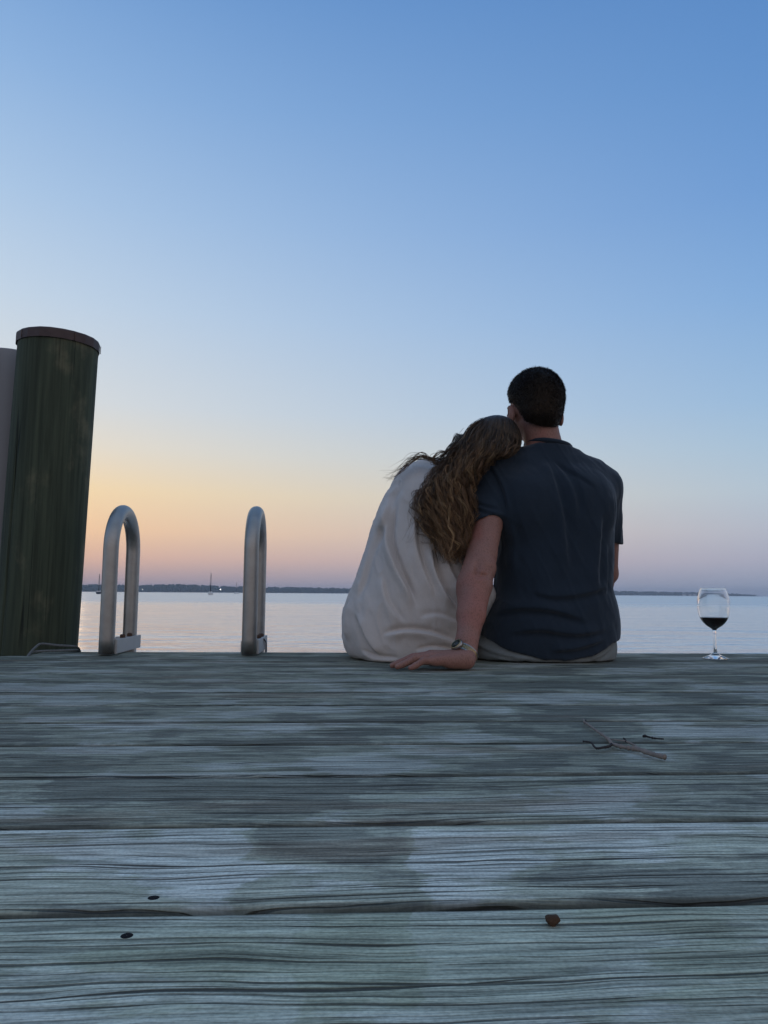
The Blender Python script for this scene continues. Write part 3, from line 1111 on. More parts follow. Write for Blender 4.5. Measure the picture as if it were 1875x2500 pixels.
TONES = [0.46, 0.42, 0.50, 0.36, 0.52, 0.40, 0.60, 0.55, 0.50, 0.80, 0.52, 0.5, 0.5, 0.5, 0.4]
GAP = 0.0060
stains = {10: (560, 1060, 2110), 9: (60, 830, 1965), 6: (1330, 1720, 1800), 7: (1250, 1875, 1880), 11: (700, 1050, 2290)}   # plank: photograph x from, to, y
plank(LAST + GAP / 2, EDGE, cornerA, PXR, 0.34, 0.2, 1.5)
y1 = LAST
for k in range(17):
    y0 = y1 - PITCHB
    tone = 0.5
    tones = {0: 0.20, 1: 0.26, 2: 0.34, 3: 0.24, 4: 0.30, 5: 0.34, 6: 0.34, 7: 0.42, 8: 0.36, 9: 0.44, 10: 0.84, 11: 0.60, 12: 0.62}
    mosses = {0: .2, 3: .35, 11: 1.0, 12: 1.0}
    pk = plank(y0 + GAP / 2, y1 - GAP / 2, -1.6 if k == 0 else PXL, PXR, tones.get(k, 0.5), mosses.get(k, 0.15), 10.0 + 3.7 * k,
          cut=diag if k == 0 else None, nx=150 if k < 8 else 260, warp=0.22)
    if k in stains:
        pa, pb_, py_ = stains[k]
        xa_, xb_ = onZ(pa, py_)[0], onZ(pb_, py_)[0]
        pk['stain_x'] = float((xa_ + xb_) / 2 - pk.location.x)
        pk['stain_width'] = float((xb_ - xa_) / 2)
    y1 = y0
# framing under the planks
for x in (-2.0, -1.2, -0.4, 0.4, 1.2, 2.0):
    MB().box((x, 1.02, -0.14), (0.045, 2.9, 0.19), bev=0.004).build('joist', M['timber'], dock, False)
MB().box(((cornerA + PXR) / 2 + 0.02, EDGE - 0.03, -0.14), (PXR - cornerA - 0.06, 0.04, 0.19), bev=0.004).build('rim_board', M['timber'], dock, False)

# ------------------------------------------------------------------ pile and its sleeve neighbour
def leaning_axis(b, tpx, Y):
    return onY(b[0], b[1], Y), onY(tpx[0], tpx[1], Y)


pb, pt_ = leaning_axis((86, 1600), (143.5, 842), 2.84)
ax = (pt_ - pb) / np.linalg.norm(pt_ - pb)
base = pb + ax * ((WZ - 1.0 - pb[2]) / ax[2])
Lp = np.linalg.norm(pt_ - base)
pile = empty('dock_pile', (pb[0], pb[1], WZ))
tag(pile, 'thick dark green wooden pile with copper cap at the dock corner', 'pile')
u_ = np.cross(ax, [0, 1, 0]); u_ /= np.linalg.norm(u_)
w_ = np.cross(ax, u_)
seg, nh = 220, 150
R0 = 0.1420
a = np.linspace(0, 2 * math.pi, seg, endpoint=False)
V = []
checks = [(-1.95, 0.30, 1.0, 0.010, 0.4), (-1.2, 0.0, 0.93, 0.012, 0.9), (-1.62, 0.25, 0.7, 0.006, 1.7), (-2.6, 0.1, 0.8, 0.006, 2.9), (-0.9, 0.5, 0.95, 0.006, 5.0), (1.0, 0.1, .9, .01, 3.)]
for j in range(nh):
    h = Lp * j / (nh - 1)
    r = np.full(seg, R0) * (1.0 - 0.012 * (h / Lp))
    r += 0.004 * (fbm(np.stack([np.cos(a) * 1.6 + 5, np.sin(a) * 1.6 + 5, np.full(seg, h * 1.2)], 1), 21) - 0.5)
    r += 0.0016 * (fbm(np.stack([np.cos(a) * 16 + 40, np.sin(a) * 16 + 40, np.full(seg, h * 1.5)], 1), 22) - 0.5)
    f = h / Lp
    for (th, f0, f1, dep, sd) in checks:
        if f0 < f < f1:
            tw = th + 0.10 * (f - 0.5) + 0.06 * (vnoise(np.array([[h * 3.0, sd, .5]]), 31)[0] - .5)
            k = dep * min(1, (f - f0) / .05, (f1 - f) / .05)
            dd = np.angle(np.exp(1j * (a - tw)))
            r -= 1.3 * k * np.exp(-(dd / 0.020) ** 2)
    V.append(base + ax * h + np.cos(a)[:, None] * u_ * r[:, None] + np.sin(a)[:, None] * w_ * r[:, None])
V = np.concatenate(V)
F = [(j * seg + k, j * seg + (k + 1) % seg, (j + 1) * seg + (k + 1) % seg, (j + 1) * seg + k) for j in range(nh - 1) for k in range(seg)]
F.append(tuple((nh - 1) * seg + k for k in range(seg)))
mesh_obj('shaft', V, F, M['pile'], pile)
# copper cap: a skirt of folded facets with a shallow cone on top
nf = 22
af = np.sort(np.linspace(0, 2 * math.pi, nf, endpoint=False) + RNG.uniform(-.06, .06, nf))
ring = lambda r, h: [pt_ + ax * h + (np.cos(x) * u_ + np.sin(x) * w_) * r * (1 + 0.008 * math.sin(5 * x)) for x in af]
V = ring(R0 + .0045, -0.016) + ring(R0 + .0052, 0.014) + ring(R0 + .0022, 0.020) + ring(R0 * .6, 0.024) + [pt_ + ax * 0.027] + ring(R0 + .003, -0.016)
F = []
for q in range(3):
    for k in range(nf):
        F.append((q * nf + k, q * nf + (k + 1) % nf, (q + 1) * nf + (k + 1) % nf, (q + 1) * nf + k))
for k in range(nf):
    F.append((3 * nf + k, 3 * nf + (k + 1) % nf, 4 * nf))
    o5 = 4 * nf + 1
    F.append((o5 + k, o5 + (k + 1) % nf, (k + 1) % nf, k))
cap = mesh_obj('cap', V, F, M['copper'], pile, smooth=False)
for k in (3, 8, 12, 13, 14, 17, 20):
    x = af[k % nf] + 0.03
    c = pt_ + (np.cos(x) * u_ + np.sin(x) * w_) * (R0 + .0058)
    MB().tube([c - ax * 0.0155, c + ax * 0.0135], 0.0013, 6).build('seam', M['bolt'], cap)

sb, st_ = leaning_axis((-14, 1600), (24, 872), 3.02)
ax2 = (st_ - sb) / np.linalg.norm(st_ - sb)
sbase = sb + ax2 * ((WZ - 1.0 - sb[2]) / ax2[2])
Ls = np.linalg.norm(st_ - sbase)
sl = empty('sleeved_post', (sb[0], sb[1], WZ))
tag(sl, 'smooth grey vinyl sleeve post behind the left side of the pile', 'post')
MB().lathe([(0.125, 0), (0.125, Ls - .006), (0.121, Ls), (0.115, Ls), (0.115, Ls - .3), (0.0001, Ls - .3)], sbase, ax2, 72).build('sleeve', M['vinyl'], sl)
u2 = np.cross(ax2, [0, 1, 0]); u2 /= np.linalg.norm(u2)
w2 = np.cross(ax2, u2)
fr = 1.0 if w2[1] < 0 else -1.0
cpt = sbase + ax2 * (Ls / 2 + 0.006) + w2 * fr * 0.132 + u2 * 0.010
Rm = Matrix((Vector(u2), Vector(w2), Vector(ax2))).transposed()
MB().box(cpt, (0.022, 0.026, Ls), Rm, 0.003).build('seam_strip', M['vinyl_trim'], sl)

# ropes and cables at the edge
def rope(name, pts, r, mat, label, cat, twist=True):
    P = spline(pts, 80)
    ob = MB()
    if twist:
        T = np.gradient(P, axis=0); T /= np.linalg.norm(T, axis=1)[:, None]
        U = np.cross(T, [0, 0.2, 1.0]); U /= np.linalg.norm(U, axis=1)[:, None]
        Wv = np.cross(T, U)
        s_ = np.concatenate([[0], np.cumsum(np.linalg.norm(np.diff(P, axis=0), axis=1))])
        for k in range(3):
            ph = s_ / (r * 7) * 2 * math.pi + k * 2.094
            ob.tube(P + (np.cos(ph)[:, None] * U + np.sin(ph)[:, None] * Wv) * r * .5, r * .56, 7)
    else:
        ob.tube(P, r, 8)
    o_ = ob.build(name, mat, base=P[0])
    tag(o_, label, cat)
    return o_


e = lambda px, py, Y_: onY(px, py, Y_)
rope('mooring_rope', [e(62, 1612, 2.50), e(74, 1594, 2.545), e(92, 1576, 2.60), e(106, 1572, 2.62), e(140, 1575.5, 2.64), e(180, 1578, 2.66), e(191, 1583, 2.69), e(195, 1592, 2.715), e(196, 1606, 2.73)],
     0.0042, M['rope'], 'grey rope arching over the plank end at the foot of the pile', 'rope')
rope('mooring_line', [e(74, 1595, 2.56), e(84, 1591.5, 2.58), e(110, 1589.5, 2.60), e(150, 1588.5, 2.62), e(184, 1587.5, 2.66), e(190, 1590, 2.72), e(191, 1602, 2.73)],
     0.0042, M['rope'], 'grey rope lying flat on the plank end below the arched rope', 'rope')

# ------------------------------------------------------------------ swim ladder
lad_y = onZ(262, 1599)[1]
ladder = empty('dock_ladder', (onZ(440, 1599)[0], lad_y + 0.12, 0.0))
tag(ladder, 'aluminium swim ladder with two looped handrails at the dock edge', 'ladder')
TR = 0.0246
for (pxf, top_px, pxb) in ((263, 1233, 322), (610, 1236, 633)):
    x = onZ(pxf, 1598)[0]
    best = min(np.linspace(0.15, 0.4, 60), key=lambda d_: abs(toPX((x, lad_y + d_, 0.02))[0] - pxb))
    dep = 0.272
    rr = dep / 2
    # height of the crown so that its outer top shows at top_px
    ht = onY(pxf, top_px, lad_y + rr)[2] - TR
    zc = ht - rr
    pts = [(x, lad_y, 0.003)] + [(x, lad_y, z) for z in np.linspace(0.05, zc, 8)]
    pts += [(x, lad_y + rr - rr * math.cos(t_), zc + rr * math.sin(t_)) for t_ in np.linspace(0.1, math.pi - 0.1, 24)]
    pts += [(x, lad_y + dep, z) for z in np.linspace(zc, -1.7, 16)]
    MB().tube(pts, TR, 32).build('handrail', M['alu'], ladder)
    br = MB().box((x + TR + 0.002, lad_y + dep / 2 + 0.022, 0.026), (0.009, dep + 1.2 * TR, 0.046), bev=0.002).build('bracket', M['plate'], ladder, False)
    MB().box((x - TR - 0.001, lad_y + dep / 2 + 0.022, 0.026), (0.006, dep + 1.2 * TR, 0.040), bev=0.002).build('bracket', M['plate'], ladder, False)
    for q in (0.42, 0.74):
        MB().lathe([(0.010, 0), (0.010, 0.009), (0.007, 0.012), (0.0001, 0.012)], (x + TR * .75, lad_y + dep * q, 0.0488), seg=6).build('bolt', M['bolt'], br, False)
        MB().box((x, lad_y + dep * q, 0.044), (2 * TR + 0.006, 0.022, 0.008), bev=0.001).build('clamp', M['plate'], br, False)
    rx = x
xl_, xr_ = onZ(263, 1598)[0], onZ(610, 1598)[0]
for z in (-0.35, -0.65, -0.95, -1.25):
    MB().tube([(xl_, lad_y + .285, z), (xr_, lad_y + .285, z)], 0.02, 16).build('rung', M['alu'], ladder)
rope('shore_cable', [e(628, 1600, 2.70), e(629, 1578, 2.71), e(633, 1562, 2.71), e(639, 1558, 2.715), e(645, 1565, 2.72), e(648, 1580, 2.73), e(648.5, 1602, 2.75)],
     0.0030, M['cable_pale'], 'thin pale cable looped at the foot of the right handrail', 'cable', False)
rope('power_cable', [e(644, 1560, 2.715), e(648.5, 1568, 2.725), e(650, 1582, 2.735), e(650, 1604, 2.76)], 0.0030, M['cable_dark'],
     'thin black cable dropping over the edge behind the right handrail', 'cable', False)

# ------------------------------------------------------------------ wine glass
gb = onZ(1747, 1608.5)
sc = float((gb - CAM) @ np.array(FW)) / FPX * 0.97
glass = empty('wine_glass', gb)
tag(glass, 'stemmed wine glass a third full of red wine on the deck edge', 'wine glass')
zf = lambda py: (1610 - py) * sc      # height above the deck for a photograph row
outer = [(30.5, 1611.0), (30.8, 1609.8), (29.5, 1608.2), (22, 1605.2), (14, 1602.0), (8, 1598.0), (4.6, 1593.0), (3.6, 1584), (3.2, 1570), (3.1, 1555), (3.5, 1545), (4.6, 1539),
         (9, 1534.5), (17, 1529.5), (25, 1522), (31.5, 1513), (35.8, 1502), (38.2, 1489), (38.8, 1477), (38.0, 1463), (35.2, 1450), (31.2, 1438), (29.8, 1433.4)]
inner = [(29.2, 1433.2), (30.5, 1438.2), (34.4, 1450), (37.2, 1463), (38.0, 1477), (37.4, 1489), (35.0, 1502), (30.7, 1512.6), (24.3, 1521), (16.3, 1528.2), (8, 1532.8), (3.0, 1534.6), (0.01, 1535)]
po = np.array(outer); pi_ = np.array(inner)
po = spline(po, 150); pi_ = spline(pi_, 90)
prof = [(0.0001, 0.0004)] + [(max(r * sc, 1e-4), max(zf(y_), 0.0004)) for r, y_ in po] + [(max(r * sc, 1e-4), zf(y_)) for r, y_ in pi_]
MB().lathe(prof, gb + np.array([0, 0, 0.0012]), (0, 0, 1), 96).build('bowl_and_stem', M['glass'], glass)
lvl = 1508.0
wp = [(r * 1.006, y_) for r, y_ in pi_ if y_ > lvl]
wr = np.interp(lvl, pi_[:, 1], pi_[:, 0])
wprof = [(0.0001, zf(lvl)), (wr * sc * .98, zf(lvl)), (wr * sc * 1.006, zf(lvl) + 0.0006)] + [(max(r * sc, 1e-4), zf(y_) - 0.00025) for r, y_ in wp]
MB().lathe(wprof[::-1], gb + np.array([0, 0, 0.0012]), (0, 0, 1), 96).build('wine', M['wine'], glass)

# ------------------------------------------------------------------ twigs, nails
def twig(branches, label, mat, name='twig'):
    P0 = onZ(*branches[0][0][0][:2])
    e_ = empty(name, (P0[0], P0[1], 0.0))
    tag(e_, label, 'twig')
    for k, (pts, r0, r1) in enumerate(branches):
        Q = []
        for q in pts:
            zc = q[2] if len(q) > 2 else 0.004
            Q.append(onZ(q[0], q[1], zc))
        P = spline(np.array(Q), 14 + 8 * len(Q))
        n = len(P)
        R = 0.88 * np.linspace(r0, r1, n) * (1 + 0.25 * (RNG.random(n) - .5))
        kn = RNG.random(n) < 0.08
        R[kn] *= 1.35
        MB().tube(P, R, 8).build('stem' if k == 0 else 'side_shoot', mat if not isinstance(mat, list) else mat[k], e_)
    return e_


S_ = lambda x, y: (1380 + x / 5.53, 1720 + y / 5.53)
Tt = lambda L_: [S_(*q) for q in L_]
twig([(Tt([(1345, 710), (1180, 670), (1000, 610), (850, 585), (720, 560), (625, 530)]), 0.0038, 0.0026),
      (Tt([(625, 530), (590, 480), (540, 435), (440, 365), (330, 285), (265, 240)]), 0.0026, 0.0018),
      (Tt([(625, 535), (590, 565), (500, 583), (425, 592), (385, 560), (345, 512), (240, 498)]), 0.0020, 0.0013),
      (Tt([(1000, 610), (930, 550), (830, 500), (760, 488), (610, 470)]), 0.0022, 0.0008),
      (Tt([(825, 500), (800, 465), (785, 452)]), 0.0017, 0.0010),
      (Tt([(262, 245), (250, 215), (238, 186)]), 0.0016, 0.0005),
      (Tt([(265, 245), (275, 225), (279, 200)]), 0.0018, 0.0006)],
     'forked dry twig lying on the grey deck planks', [M['bark'], M['bark'], M['bark_dark'], M['bark'], M['bark_dark'], M['bark'], M['bark_dark']])
twig([(Tt([(1055, 430), (1080, 425), (1120, 437), (1200, 455), (1330, 466)]), 0.0022, 0.0010)], 'short dark straight twig lying beyond the forked twig', M['bark_dark'])

nb_ = onZ(1349, 2252)
nail = empty('rusty_nail', (nb_[0], nb_[1], 0))
tag(nail, 'rusty nail head standing proud of the greenish plank', 'nail')
bm = bmesh.new()
bmesh.ops.create_icosphere(bm, subdivisions=3, radius=1.0)
V = np.array([v.co[:] for v in bm.verts])
F = [[v.index for v in f.verts] for f in bm.faces]
bm.free()
V = np.sign(V) * np.abs(V) ** 0.7
V *= (1 + 0.5 * (fbm(V * 1.7 + 9, 44) - .5))[:, None]
V = V * np.array([0.0044, 0.0034, 0.0026]) + np.array([nb_[0], nb_[1], 0.0018])
mesh_obj('head', V, F, M['rust'], nail)
MB().tube([(nb_[0], nb_[1], -.03), (nb_[0], nb_[1], 0.003)], 0.002, 8).build('shank', M['rust'], nail)
for (px, py, r, lab) in ((375, 2187, .0042, 'dark sunken nail head in the silver plank at the lower left'), (310, 2276, .0040, 'dark sunken nail head in the green plank at the lower left')):
    q = onZ(px, py, 0.0)
    zt = deck_z(q[0], q[1])
    o = MB().lathe([(r, -0.006), (r * 1.02, -0.0002), (r * .9, 0.0002), (0.0001, 0.0001)], (q[0], q[1], zt), seg=18).build('nail', M['nail'], base=(q[0], q[1], zt))
    tag(o, lab, 'nail')
# ================================================================== the couple
def E(px, py, Y_):
    return onY(px, py, Y_)


def rings(rows, Yx):
    """rows: (photograph y, x left, x right, Y back, Y front) -> loft rings in metres; silhouette measured at depth Yx"""
    out = []
    for (py, xl, xr, yb, yf) in rows:
        out.append((E((xl + xr) / 2, py, (yb + Yx) / 2)[2], E(xl, py, Yx)[0], E(xr, py, Yx)[0], yb, yf))
    return out


def inset(R_, k):
    return [(z, xl + k, xr - k, yb + k, yf - k) for (z, xl, xr, yb, yf) in R_]


def cuffed_cone(G, a, b, ra, rb, plane_p, plane_n, k, hollow=0.0045, depth=0.035):
    """a sleeve: a tapering tube cut off by its hem, open at the end"""
    a, b = np.asarray(a, float), np.asarray(b, float)
    mrg = max(ra, rb) + k + 3 * G.vox
    S, x, y, z = G.sl(np.minimum(a, b) - mrg, np.maximum(a, b) + mrg)
    ba = b - a
    t_ = np.clip(((x - a[0]) * ba[0] + (y - a[1]) * ba[1] + (z - a[2]) * ba[2]) / (ba @ ba), 0, 1.2)
    d = np.sqrt((x - a[0] - t_ * ba[0]) ** 2 + (y - a[1] - t_ * ba[1]) ** 2 + (z - a[2] - t_ * ba[2]) ** 2) - (ra + t_ * (rb - ra))
    n = np.asarray(plane_n, float); n /= np.linalg.norm(n)
    pl = (x - plane_p[0]) * n[0] + (y - plane_p[1]) * n[1] + (z - plane_p[2]) * n[2]
    d2 = np.maximum(d, pl)
    G.join(S, d2.astype(np.float32), k)
    if depth > 0:
        cut = np.maximum(d + hollow, -(pl + depth))
        G.d[S] = np.maximum(G.d[S], -cut)


def hair_mesh(name, paths, radii, cols0, cols1, mat, parent, sides=3, power=1.0):
    """paths (n, seg, 3): tapered strands joined into one hair mesh; colour runs from root to tip"""
    n, sg, _ = paths.shape
    T = np.gradient(paths, axis=1)
    T /= np.linalg.norm(T, axis=2)[..., None] + 1e-9
    ref = RNG.normal(size=(n, 1, 3))
    U = np.cross(T, ref); U /= np.linalg.norm(U, axis=2)[..., None] + 1e-9
    W_ = np.cross(T, U)
    tt = np.linspace(0, 1, sg)
    taper = np.clip(1.15 - tt ** 3 * 1.0, 0.15, 1.0)[None, :, None]
    V = []
    for k in range(sides):
        a_ = 2 * math.pi * k / sides
        V.append(paths + (math.cos(a_) * U + math.sin(a_) * W_) * radii[:, None, None] * taper)
    V = np.stack(V, 2).reshape(-1, 3)
    i = np.arange(n)[:, None, None] * sg * sides
    j = np.arange(sg - 1)[None, :, None] * sides
    k = np.arange(sides)[None, None, :]
    k2 = (k + 1) % sides
    F = np.stack([i + j + k, i + j + k2, i + j + sides + k2, i + j + sides + k], -1).reshape(-1, 4)
    c = cols0[:, None, :] + (cols1 - cols0)[:, None, :] * (tt ** power)[None, :, None]
    c = np.repeat(c[:, :, None, :], sides, 2).reshape(-1, 3)
    return V, F, c


def colour_attr(o_, c):
    at = o_.data.color_attributes.new('strand_colour', 'FLOAT_COLOR', 'POINT')
    cc_ = np.ones((len(c), 4), np.float32)
    cc_[:, :3] = c
    at.data.foreach_set('color', cc_.ravel())


xz = lambda L_, Y_=2.31: np.array([E(a_, b_, Y_)[[0, 2]] for a_, b_ in L_])
xat = lambda px, Y_, py=1610: E(px, py, Y_)[0]

# ------------------------------------------------------------------ man
man = empty('person', (xat(1345, 2.42), 2.42, 0.0))
tag(man, 'man in navy t-shirt and grey shorts sitting on the dock edge, leaning on one hand', 'person', 'couple sitting on the dock edge')
MR = rings([(1100, 1272, 1396, 2.40, 2.49), (1118, 1222, 1440, 2.375, 2.52), (1150, 1192, 1480, 2.345, 2.55), (1190, 1188, 1496, 2.325, 2.57),
            (1250, 1205, 1500, 2.312, 2.58), (1300, 1222, 1499, 2.305, 2.58), (1373, 1217, 1496, 2.300, 2.57), (1440, 1213, 1492, 2.292, 2.57),
            (1480, 1197, 1505, 2.285, 2.58), (1520, 1180, 1511, 2.280, 2.59), (1560, 1172, 1512, 2.278, 2.60), (1600, 1172, 1509, 2.278, 2.60), (1619, 1180, 1500, 2.282, 2.60)], 2.41)
sleeveL0, sleeveL1 = E(1199, 1160, 2.43), E(1191, 1262, 2.365)
sleeveR0, sleeveR1 = E(1476, 1190, 2.46), E(1489, 1328, 2.51)
# shirt
G = Grid((xat(1120, 2.4), 2.18, -0.02), (xat(1545, 2.4) + .03, 2.68, 0.80), 0.0040)
G.loft(MR, 0.0, 2.5)
G.cone(E(1333, 1118, 2.45), sleeveR0, 0.050, 0.055, 0.05)
G.cone(E(1395, 1132, 2.45), E(1440, 1155, 2.455), 0.040, 0.045, 0.04)
G.cone(E(1333, 1118, 2.45), sleeveL0, 0.046, 0.056, 0.05)
cuffed_cone(G, sleeveL0, E(1189, 1285, 2.35), 0.0575, 0.0545, E(1191, 1262, 2.31), np.array([0.26, -0.25, -0.93]), 0.035, 0.0065, 0.03)
cuffed_cone(G, sleeveR0, E(1491, 1345, 2.52), 0.0545, 0.043, E(1505, 1326, 2.49), np.array([-0.25, 0.1, -0.96]), 0.03, 0.004, 0.0)
G.cone(E(1337, 1128, 2.455), E(1338, 1101, 2.455), 0.078, 0.070, 0.03)
G.ell(E(1275, 1235, 2.36), (0.085, 0.055, 0.10), None, 0.05)
G.ell(E(1430, 1235, 2.37), (0.085, 0.055, 0.10), None, 0.05)
hp = np.array([(1130, 1530), (1172, 1543), (1200, 1566), (1250, 1591), (1333, 1612), (1400, 1612), (1450, 1603), (1505, 1574), (1560, 1565)], float)
hx = np.array([E(a_, b_, 2.285)[[0, 2]] for a_, b_ in hp])
G.clip(lambda x, y, z: (np.interp(x.ravel(), hx[:, 0], hx[:, 1])[:, None, None] + 0.05 * np.maximum(y - 2.30, 0) - z).astype(np.float32))
cc0 = E(1338, 1095, 2.455)
G.clip(lambda x, y, z: (z - (cc0[2] - 0.010 * (x - cc0[0]) / 0.0735 - 0.016 * (y - cc0[1]) / 0.07)).astype(np.float32), cc0 - [0.088, 0.09, 0.05], cc0 + [0.088, 0.09, 0.09])
V, F = G.mesh()
V = smooth_mesh(V, F, 2)
Nn = normals(V, F)
for pts, w, amp, val, side in (
        ([(1338, 1108), (1352, 1170), (1372, 1290), (1382, 1420)], 0.018, 0.0065, 0.7, 1),
        ([(1346, 1106), (1378, 1150), (1400, 1215), (1404, 1290)], 0.016, 0.0055, 0.7, 1),
        ([(1358, 1108), (1410, 1150), (1465, 1190)], 0.010, 0.0040, 0.7, -1),
        ([(1193, 1118), (1216, 1160), (1232, 1220), (1236, 1276)], 0.008, -0.0060, 0.6, 1),
        ([(1250, 1275), (1262, 1330), (1258, 1400)], 0.014, 0.0060, 0.7, 1),
        ([(1452, 1445), (1456, 1390), (1464, 1310), (1468, 1250)], 0.015, 0.0070, 0.8, -1),
        ([(1478, 1460), (1484, 1400), (1486, 1320)], 0.010, 0.0060, 0.8, -1),
        ([(1205, 1500), (1270, 1484), (1350, 1490), (1440, 1518)], 0.013, 0.0080, 0.9, -1),
        ([(1230, 1545), (1310, 1535), (1400, 1545), (1490, 1532)], 0.014, 0.0075, 0.9, -1),
        ([(1290, 1440), (1350, 1455), (1430, 1446), (1490, 1425)], 0.013, 0.0060, 0.8, -1),
        ([(1330, 1585), (1400, 1580), (1480, 1556)], 0.011, 0.0060, 0.9, -1),
        ([(1155, 1200), (1180, 1225), (1225, 1240)], 0.009, 0.0040, 0.8, -1),
        ([(1152, 1225), (1185, 1244), (1222, 1256)], 0.008, 0.0032, 0.8, -1),
        ([(1500, 1200), (1506, 1250), (1508, 1300)], 0.008, 0.004, 0.8, 1)):
    V = fold(V, Nn, xz(pts), w, amp, val, side)
V += Nn * ((fbm(V * [16, 16, 9], 61, 4) - 0.5) * 0.010)[:, None]
V += Nn * (np.clip(0.10 - np.abs(fbm(V @ np.array([[26, 0, 6], [0, 20, 0], [10, 0, 7.0]]) * 0.7, 66, 2) - 0.5), 0, 1) * 0.016)[:, None]
quad_obj('t_shirt', V, F, M['navy'], man)
# collar band
a_ = np.linspace(0, 2 * math.pi, 49)
cc0 = E(1338, 1095, 2.455)
cp = np.stack([cc0[0] + 0.0735 * np.cos(a_) + 0.0, cc0[1] + 0.070 * np.sin(a_), cc0[2] - 0.010 * np.cos(a_) - 0.016 * np.sin(a_) + 0.004 * np.cos(2 * a_)], 1)
MB().tube(cp, 0.0078, 10, False).build('collar', M['navy'], man)

# shorts
SR = rings([(1535, 1186, 1500, 2.315, 2.60), (1560, 1172, 1510, 2.303, 2.62), (1585, 1162, 1514, 2.293, 2.64), (1605, 1160, 1512, 2.290, 2.66), (1622, 1168, 1503, 2.290, 2.66)], 2.40)
G = Grid((xat(1130, 2.4), 2.24, -0.10), (xat(1550, 2.4) + .06, 3.02, 0.24), 0.005)
G.loft(SR, 0.0, 2.6)
for (xa, xb) in ((xat(1245, 2.45), xat(1235, 2.45)), (xat(1435, 2.45), xat(1445, 2.45))):
    G.cone((xa, 2.50, 0.092), (xb, 2.86, 0.088), 0.090, 0.078, 0.04)
G.clip(lambda x, y, z: (np.where(y > EDGE, -0.03, 0.0012) - z + 0 * x).astype(np.float32))
V, F = G.mesh()
V = smooth_mesh(V, F, 2)
Nn = normals(V, F)
for pts, w, amp, side in (([(1165, 1560), (1200, 1590), (1260, 1606), (1320, 1612)], 0.006, 0.005, -1), ([(1190, 1605), (1250, 1613), (1300, 1610)], 0.005, 0.004, -1),
                          ([(1510, 1580), (1480, 1600), (1440, 1612)], 0.006, 0.004, 1)):
    V = fold(V, Nn, xz(pts, 2.29), w, amp, 0.8, side)
V += Nn * ((fbm(V * 18, 63, 3) - 0.5) * 0.006)[:, None]
V[:, 2] = np.where(V[:, 1] < EDGE, np.maximum(V[:, 2], 0.0008), V[:, 2])
quad_obj('shorts', V, F, M['shorts'], man)

# body: head, neck, arms, hands, trunk and legs in one skin
HC = E(1308, 972, 2.455)
Rz = Matrix.Rotation(rad(16), 4, 'Z')
fw = np.array(Rz.to_3x3() @ Vector((0, 1, 0)))
sd_ = np.array(Rz.to_3x3() @ Vector((1, 0, 0)))
zz = np.array([0, 0, 1.0])
G = Grid((xat(945, 2.06) - .02, 1.97, -0.50), (xat(1545, 2.4) + .03, 3.02, 1.0), 0.0040)
G.loft(inset(MR, 0.022), 0.0, 2.4)
G.loft(inset(SR, 0.024), 0.0, 2.4)
G.clip(lambda x, y, z: (0.012 - z + 0 * x + 0 * y).astype(np.float32))
G.cone(E(1316, 1035, 2.445), E(1333, 1118, 2.455), 0.058, 0.064, 0.03)
G.cone(E(1333, 1125, 2.455), E(1470, 1188, 2.46), 0.035, 0.04, 0.05)
G.cone(E(1333, 1125, 2.455), E(1203, 1170, 2.43), 0.035, 0.04, 0.05)
G.ell(HC, (0.079, 0.095, 0.100), Rz, 0.0)
G.ell(HC + fw * 0.035 - zz * 0.062, (0.062, 0.066, 0.070), Rz, 0.03)
G.ell(HC + fw * 0.062 - zz * 0.105, (0.036, 0.034, 0.022), Rz, 0.03)          # chin
G.cone(HC + fw * 0.094 - zz * 0.008, HC + fw * 0.112 - zz * 0.042, 0.009, 0.014, 0.012)   # nose
G.cone(HC + fw * 0.088 - sd_ * 0.04 + zz * 0.014, HC + fw * 0.088 + sd_ * 0.04 + zz * 0.014, 0.010, 0.010, 0.014)  # brow
for s_ in (-1, 1):
    G.cut_ell(HC + fw * 0.096 + sd_ * s_ * 0.032 - zz * 0.006, (0.014, 0.011, 0.009), Rz, 0.008)
    G.ell(HC + fw * 0.082 + sd_ * s_ * 0.032 - zz * 0.007, (0.013, 0.012, 0.012), Rz, 0.002)
G.cone(HC + fw * 0.096 - sd_ * 0.018 - zz * 0.072, HC + fw * 0.096 + sd_ * 0.018 - zz * 0.072, 0.007, 0.007, 0.008)     # lips
for (px, py, Y_, s_) in ((1247, 1010, 2.452, -1), (1369, 1020, 2.450, 1)):
    c = E(px, py, Y_)
    Re = Matrix.Rotation(rad(16 - 24 * s_), 4, 'Z') @ Matrix.Rotation(rad(-8), 4, 'X')
    G.ell(c, (0.0095, 0.019, 0.031), Re, 0.008)
    G.cut_ell(c + np.array([s_ * 0.010, 0.006, 0.004]), (0.006, 0.010, 0.016), Re, 0.004)
# his left arm, propped behind him
G.chain([E(1203, 1170, 2.43), E(1192, 1275, 2.358), E(1176, 1355, 2.285), E(1170, 1385, 2.262), E(1160, 1430, 2.228), E(1150, 1500, 2.172), E(1140, 1565, 2.125), E(1138, 1600, 2.104)],
        [0.043, 0.0450, 0.0450, 0.0470, 0.0485, 0.0400, 0.0300, 0.0285], 0.012)
G.ell(E(1190, 1385, 2.240), (0.020, 0.020, 0.026), None, 0.016)      # elbow
G.cut_ell(E(1183, 1405, 2.190), (0.030, 0.012, 0.006), None, 0.012)
G.cut_ell(E(1165, 1380, 2.205), (0.008, 0.012, 0.040), Matrix.Rotation(rad(12), 4, 'Y'), 0.016)
G.ell(E(1142, 1432, 2.235), (0.024, 0.030, 0.060), Matrix.Rotation(rad(8), 4, 'Y'), 0.03)
wr = np.array([xat(1136, 2.10), 2.10, 0.032])
